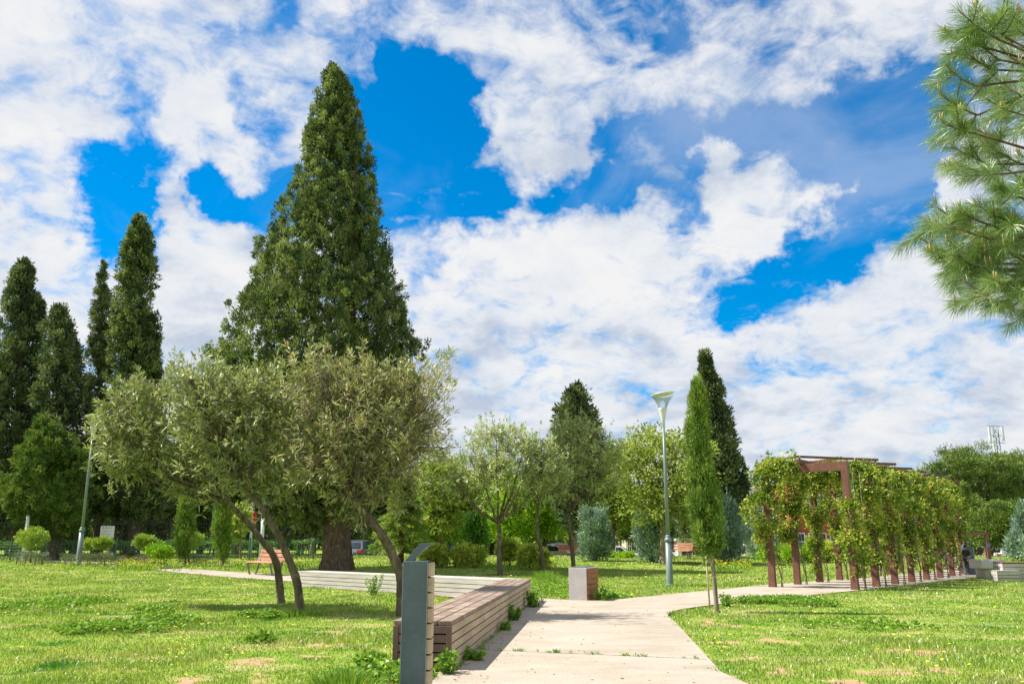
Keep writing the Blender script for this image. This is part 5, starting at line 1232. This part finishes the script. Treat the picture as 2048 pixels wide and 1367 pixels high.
car('white hatchback parked beyond the lawn between the two blue junipers',cz(1238,1091,80,1.45),math.radians(-12),cw)
car('silver-beige car behind the round bush and crooked oleander trunk',cz(1102,1087,72,1.5),math.radians(-6),cc,4.6)
car('blue car glimpsed between the first two round bushes',cz(906,1090,76,1.45),math.radians(10),cb)
car('dark grey car behind the litter bin oleander trunk',cz(1128,1086,84,1.45),math.radians(4),cg)
car('white car far off under the right hand pines',cz(2018,1093,76,1.45),math.radians(20),cw)
# ================================================================= PEOPLE
M['skin']=flat('skin',(.42,.25,.17),.6); M['hair']=flat('dark_hair',(.03,.02,.015),.7)
def person(label,c,rz,top,trou,H=1.7,step=.18,arm=.2):
    c=Vector(c); root=thing('person',label,'person',c); R=Matrix.Rotation(rz,3,'Z'); k=H/1.75
    def P(x,y,z): return R@Vector((x*k,y*k,z*k))
    J={'pel':(0,0,.95,.13),'wst':(0,0,1.1,.115),'chs':(0,.01,1.32,.15),'nkb':(0,.0,1.47,.07),'nk':(0,-.01,1.53,.052),'hd1':(0,-.02,1.6,.085),'hd2':(0,-.02,1.68,.09),
       'hL':(.09,0,.9,.09),'kL':(.1,-step*.6,.5,.062),'aL':(.1,-step,.09,.042),'tL':(.11,-step-.16,.035,.035),
       'hR':(-.09,0,.9,.09),'kR':(-.1,step*.4,.5,.062),'aR':(-.1,step*1.2,.1,.042),'tR':(-.11,step*1.2-.15,.035,.035),
       'sL':(.18,.0,1.42,.06),'eL':(.25,.04,1.13,.045),'wL':(.22,-arm,.95,.032),'sR':(-.18,.0,1.42,.06),'eR':(-.25,.05,1.13,.045),'wR':(-.23,arm*.3,.88,.032)}
    E_=[('pel','wst'),('wst','chs'),('chs','nkb'),('nkb','nk'),('nk','hd1'),('hd1','hd2'),('pel','hL'),('hL','kL'),('kL','aL'),('aL','tL'),('pel','hR'),('hR','kR'),('kR','aR'),('aR','tR'),('chs','sL'),('sL','eL'),('eL','wL'),('chs','sR'),('sR','eR'),('eR','wR')]
    for s,w in((1,'wL'),(-1,'wR')):
        x,y,z,_=J[w]; J['p'+w]=(x,y-.015,z-.06,.026); E_.append((w,'p'+w))
        for f,(dx,dl) in enumerate(((-.024,.07),(-.008,.085),(.008,.08),(.024,.065))):
            n1='f%s%d'%(w,f); J[n1]=(x+dx,y-.03,z-.06-dl*.6,.009); J[n1+'t']=(x+dx,y-.045,z-.06-dl,.007); E_+= [('p'+w,n1),(n1,n1+'t')]
        n1='th'+w; J[n1]=(x-s*.04,y-.04,z-.07,.01); E_.append(('p'+w,n1))
    def skin(name,keys,mat,grow=0):
        ks=[q for q in J if q in keys]; ix={q:i for i,q in enumerate(ks)}
        me=bpy.data.meshes.new(name); me.from_pydata([P(*J[q][:3]) for q in ks],[(ix[a],ix[b]) for a,b in E_ if a in ix and b in ix],[]); o=link(name,me,mat,root)
        sk=o.modifiers.new('skin','SKIN'); 
        for i,q in enumerate(ks): me.skin_vertices[0].data[i].radius=((J[q][3]+grow)*k,)*2
        me.skin_vertices[0].data[0].use_root=True
        s=o.modifiers.new('s','SUBSURF'); s.levels=1; s.render_levels=1; return o
    skin('body',set(J),M['skin']); skin('shirt',{'pel','wst','chs','nkb','sL','eL','sR','eR'},top,.018); skin('trousers',{'pel','hL','kL','aL','hR','kR','aR'},trou,.014)
    mb=MB(); mb.lathe(c+P(0,.01,1.66),[(.098*k,-.06*k),(.108*k,0),(.098*k,.06*k),(.055*k,.1*k),(.01,.112*k)],14); mb.build('hair',M['hair'],root)
    for s in(-1,1):
        mb=MB(); mb.lathe(c+P(s*.033,-.105,1.645),[(.002,-.008),(.01,0),(.002,.008)],8); mb.build('eye',M['iron'],root)
        mb=MB(); mb.lathe(c+P(s*.088,-.01,1.635),[(.006,-.03),(.02,0),(.006,.03)],8); mb.build('ear',M['skin'],root)
        mb=MB(); mb.box(c+P(s*.1,(-step if s>0 else step*1.2)-.07,.035),(.09*k,.26*k,.07*k),rz); mb.build('shoe',M['iron'],root,.02)
    mb=MB(); mb.prism([c+P(0,-.1,1.64),c+P(-.014,-.1,1.605),c+P(.014,-.1,1.605),c+P(0,-.125,1.608)][:3],R@Vector((0,-.02,0))); mb.build('nose',M['skin'],root)
    mb=MB(); mb.box(c+P(0,-.104,1.575),(.045*k,.01,.008),rz); mb.build('mouth',M['tail'],root)
Yp=36.5
def gp_(px,Y): p=AT(px,1110,Y); return Vector((p.x,Y,tz(p.x,Y)+.02))
person('person in bright yellow top and dark trousers walking beyond the pergola',gp_(1897,38.5),math.radians(60),flat('yellow_top',(.85,.45,.03)),flat('dark_trousers',(.03,.035,.04)))
person('person in orange-red top and grey trousers walking behind the last pergola post',gp_(1919,37.5),math.radians(40),flat('orange_top',(.75,.16,.08)),flat('grey_trousers',(.12,.12,.13)))
person('small person in black clothes half hidden behind the far slate post',gp_(1932,34),math.radians(-60),flat('black_top',(.02,.02,.025)),flat('black_trousers',(.025,.025,.03)),H=1.12)
# ================================================================= CAMERA, SUN, SKY
cam=bpy.data.cameras.new('camera'); co=bpy.data.objects.new('camera',cam); C.objects.link(co)
co.location=(0,0,CH); co.rotation_euler=(PI/2+PIT,0,0); cam.sensor_width=36; cam.lens=F/2048*36; cam.clip_end=2000; cam.clip_start=.05
bpy.context.scene.camera=co
EL=math.radians(53); AZ=(-1.0,.12)   # direction towards the sun (horizontal)
sd=Vector((AZ[0],AZ[1],0)).normalized()*math.cos(EL)+Vector((0,0,math.sin(EL)))
sl=bpy.data.lights.new('sun','SUN'); sl.energy=SUN; sl.angle=math.radians(.55); sl.color=(1,.945,.86)
so=bpy.data.objects.new('sun',sl); C.objects.link(so); so.rotation_euler=sd.to_track_quat('Z','Y').to_euler()
w=bpy.data.worlds.new('World'); bpy.context.scene.world=w; w.use_nodes=True; t=w.node_tree; t.nodes.clear()
out=t.nodes.new('ShaderNodeOutputWorld'); bgn=t.nodes.new('ShaderNodeBackground'); bgn.inputs[1].default_value=SKY
sk=t.nodes.new('ShaderNodeTexSky'); sk.sky_type='NISHITA'; sk.sun_disc=False; sk.sun_elevation=EL; sk.sun_rotation=math.atan2(sd.x,sd.y)
sk.air_density=1.0; sk.dust_density=.2; sk.ozone_density=3.0
tcn=t.nodes.new('ShaderNodeTexCoord'); V0=tcn.outputs['Generated']
nv=t.nodes.new('ShaderNodeVectorMath'); nv.operation='NORMALIZE'; t.links.new(V0,nv.inputs[0]); DV=nv.outputs[0]
def MA(op,a,b=None,c=None,clamp=False):
    n=t.nodes.new('ShaderNodeMath'); n.operation=op; n.use_clamp=clamp
    for i,v in enumerate((a,b,c)):
        if v is None: continue
        if hasattr(v,'links'): t.links.new(v,n.inputs[i])
        else: n.inputs[i].default_value=v
    return n.outputs[0]
sx=t.nodes.new('ShaderNodeSeparateXYZ'); t.links.new(DV,sx.inputs[0])
# cloud layer coordinates (flat layer overhead, softened at the horizon)
den=MA('ADD',MA('MAXIMUM',sx.outputs[2],0.0),.38)
cx=MA('DIVIDE',sx.outputs[0],den); cy=MA('DIVIDE',sx.outputs[1],den)
cb_=t.nodes.new('ShaderNodeCombineXYZ'); t.links.new(cx,cb_.inputs[0]); t.links.new(cy,cb_.inputs[1]); LV=cb_.outputs[0]
def nz(sc,det,rough,off=(0,0,0),dist=0,v=LV):
    mp=t.nodes.new('ShaderNodeMapping'); mp.inputs[1].default_value=off; t.links.new(v,mp.inputs[0])
    n=t.nodes.new('ShaderNodeTexNoise'); n.inputs['Scale'].default_value=sc; n.inputs['Detail'].default_value=det; n.inputs['Roughness'].default_value=rough; n.inputs['Distortion'].default_value=dist
    t.links.new(mp.outputs[0],n.inputs[0]); return n.outputs[0]
big=nz(2.2,5,.55,(3.1,1.7,0),.3); fine=nz(6.5,9,.60,(7,2,0),.5); mic=nz(20,7,.62,(2,5,0),.6)
# two-scale warp used on the blue openings so their edges are ragged
def warp(sc,amp,vin,det):
    wn=t.nodes.new('ShaderNodeTexNoise'); wn.inputs['Scale'].default_value=sc; wn.inputs['Detail'].default_value=det; wn.inputs['Roughness'].default_value=.6; t.links.new(DV,wn.inputs[0])
    wm=t.nodes.new('ShaderNodeVectorMath'); wm.operation='MULTIPLY_ADD'; t.links.new(wn.outputs['Color'],wm.inputs[0]); wm.inputs[1].default_value=(amp,)*3; wm.inputs[2].default_value=(-amp/2,)*3
    wa=t.nodes.new('ShaderNodeVectorMath'); wa.operation='ADD'; t.links.new(vin,wa.inputs[0]); t.links.new(wm.outputs[0],wa.inputs[1]); return wa.outputs[0]
WV=warp(6,.13,DV,8); WV=warp(24,.05,WV,4)
HOLES=[(850,150,70,.9),(800,130,35,.9),(880,220,80,1.1),(780,240,80,1.1),(840,320,90,1.2),(770,340,60,1.1),(780,420,60,.9),(860,440,60,.7),(850,540,40,.7),(740,290,50,.9),(900,380,50,.9),(970,420,45,.7),(1060,410,45,.6),(1150,410,45,.7),(1240,330,60,1.1),(1290,300,60,1),(1230,270,50,.8),(1350,320,50,1),(1000,385,50,.9),(1110,415,50,.9),(1190,400,45,.9),(1400,400,40,.7),(1500,280,50,.8),(1590,270,50,.8),(920,300,50,.8),(940,420,50,.8),(1340,260,50,.6),(1330,370,60,1.1),(1230,395,40,.7),(1340,440,45,.7),(1390,520,40,.6),(1440,600,60,1),(1500,570,70,1.1),(1580,590,70,1.1),(1640,550,65,1.1),(1700,500,60,1.1),(1740,430,60,1.1),(1780,390,60,1.1),(1750,330,70,1.1),(1780,260,80,1.2),(1830,200,60,1.1),(1700,260,70,.9),(1700,200,60,.7),(1630,300,60,.8),(1540,310,50,.9),(1450,290,50,.8),(1400,240,50,.5),(1480,160,50,.4),(1840,320,60,.9),(1850,450,50,.8),(1560,635,45,1),(1480,630,40,.7),
 (140,350,45,.9),(180,310,40,.5),(200,400,55,1.1),(250,440,50,1.1),(290,470,40,.8),(300,400,35,.9),(240,340,50,.9),(390,340,50,1),(440,410,45,1),(490,390,55,1.1),(540,430,55,1.1),(420,350,40,.9),(560,380,45,.8),(250,190,45,.8),(240,240,40,.6),(290,290,50,.6),(520,200,40,.6),(560,250,50,.6),(600,210,40,.5),(450,100,40,.5),(560,40,45,.7),(600,10,40,.6),(170,480,35,.5),(170,90,40,.2),(1330,15,50,.6),(1380,40,40,.4),(700,70,35,.3),(870,90,35,.5),(1900,790,40,.7),(1960,765,35,.6),(1290,838,28,.6),(1700,660,40,.4),(320,510,30,.6),(30,310,40,.5),(1100,490,30,.2),(940,470,30,.3),(1850,60,50,.4),(1640,150,50,.4),
 (1060,315,50,-.6),(1150,325,50,-.6),(990,290,45,-.6),(1030,380,30,-.5),(1160,375,30,-.5),(1285,390,22,-.9),(1440,380,45,-.8),(1500,420,55,-.9),(1570,440,45,-.7),(1420,330,25,-.6),(1570,330,40,-.7),(1650,390,45,-.6),(1700,410,25,-.5),(1520,490,35,-.7),(1700,465,20,-.6),(1860,370,45,-.8),(1920,330,50,-.9),(255,375,22,-.9),(448,385,14,-.9),(335,345,20,-.7),(340,400,35,-.8),(400,450,50,-.8),(480,470,50,-.8),(380,270,60,-.7),(330,200,60,-.5),(500,300,50,-.6),(440,230,50,-.4),(90,280,60,-.4),(60,380,40,-.4),(860,268,14,-.5),(780,180,40,-.3),(1120,190,100,-.7),(960,200,60,-.5),(930,540,60,-.8),(990,580,80,-.6),(1130,500,80,-.6),(1250,490,60,-.5),(1750,600,70,-.6),(1900,560,100,-.6),(100,450,60,-.6),(430,560,80,-.5),(1990,790,60,-.6),(120,40,120,-.4)]
tot=None
for px,py,r,s in HOLES:
    u_,b_,c_=ray(px,py); d=Vector((u_,b_,c_)).normalized()
    n=t.nodes.new('ShaderNodeVectorMath'); n.operation='DISTANCE'; t.links.new(WV,n.inputs[0]); n.inputs[1].default_value=d
    R_=r/F*1.72
    m=t.nodes.new('ShaderNodeMapRange'); m.interpolation_type='SMOOTHSTEP'; t.links.new(n.outputs['Value'],m.inputs[0]); m.inputs[1].default_value=0; m.inputs[2].default_value=R_; m.inputs[3].default_value=s; m.inputs[4].default_value=0
    tot=m.outputs[0] if tot is None else MA('ADD',tot,m.outputs[0])
tot=MA('MULTIPLY',tot,.86); tot=MA('MAXIMUM',MA('MINIMUM',tot,1.05),-.3)
low=MA('SUBTRACT',1.0,MA('MULTIPLY',sx.outputs[2],2.4),None,True)
def cen(n,k): return MA('MULTIPLY_ADD',n,k,-.5*k)
dens=MA('ADD',MA('ADD',cen(big,1.3),cen(fine,3.1)),cen(mic,1.9))
dens=MA('SUBTRACT',MA('ADD',dens,MA('MULTIPLY_ADD',low,.60,.34)),MA('MULTIPLY',tot,HW))
mr=t.nodes.new('ShaderNodeMapRange'); mr.interpolation_type='SMOOTHSTEP'; t.links.new(dens,mr.inputs[0]); mr.inputs[1].default_value=-.42; mr.inputs[2].default_value=.80; mask0=MA('POWER',mr.outputs[0],.85)
vl=nz(3.1,6,.55,(5,1,0),.5); vr=t.nodes.new('ShaderNodeMapRange'); vr.interpolation_type='SMOOTHSTEP'; t.links.new(vl,vr.inputs[0]); vr.inputs[1].default_value=.44; vr.inputs[2].default_value=.66; vr.inputs[4].default_value=.27
mask=MA('ADD',mask0,MA('MULTIPLY',MA('SUBTRACT',1.0,mask0),vr.outputs[0]))
# cloud shade: white tops to blue-grey bellies
sh=nz(4,6,.6,(1,9,0),.2); sh2=nz(10,6,.65,(4,4,0),.3)
shade=MA('ADD',MA('MULTIPLY',sh,.65),MA('MULTIPLY',sh2,.35))
low=MA('SUBTRACT',1.0,MA('MULTIPLY',sx.outputs[2],2.2),None,True)
shade=MA('SUBTRACT',shade,MA('MULTIPLY',low,.035))
cr=t.nodes.new('ShaderNodeValToRGB'); t.links.new(shade,cr.inputs[0]); e=cr.color_ramp.elements
e[0].position=.37; e[0].color=(.58,.66,.80,1); e[1].position=.58; e[1].color=(.98,.98,.99,1); q=e.new(.48); q.color=(.86,.90,.96,1)
cm=t.nodes.new('ShaderNodeVectorMath'); cm.operation='SCALE'; t.links.new(cr.outputs[0],cm.inputs[0]); cm.inputs['Scale'].default_value=CLOUD/SKY
# deepen the clear sky
tint=t.nodes.new('ShaderNodeVectorMath'); tint.operation='MULTIPLY'; t.links.new(sk.outputs[0],tint.inputs[0]); tint.inputs[1].default_value=SKYT
mx=t.nodes.new('ShaderNodeMix'); mx.data_type='RGBA'; t.links.new(mask,mx.inputs[0]); t.links.new(tint.outputs[0],mx.inputs[6]); t.links.new(cm.outputs[0],mx.inputs[7])
t.links.new(mx.outputs[2],bgn.inputs[0]); t.links.new(bgn.outputs[0],out.inputs[0])
w.cycles.sampling_method='MANUAL'; w.cycles.sample_map_resolution=512
sc=bpy.context.scene
sc.view_settings.view_transform='Standard'; sc.view_settings.look='None'; sc.view_settings.exposure=EXPO; sc.view_settings.gamma=1; sc.view_settings.use_curve_mapping=False
sc.cycles.max_bounces=6; sc.cycles.transparent_max_bounces=8; sc.cycles.transmission_bounces=4; sc.cycles.diffuse_bounces=3; sc.cycles.glossy_bounces=2
sc.cycles.use_denoising=True; sc.cycles.sample_clamp_indirect=6
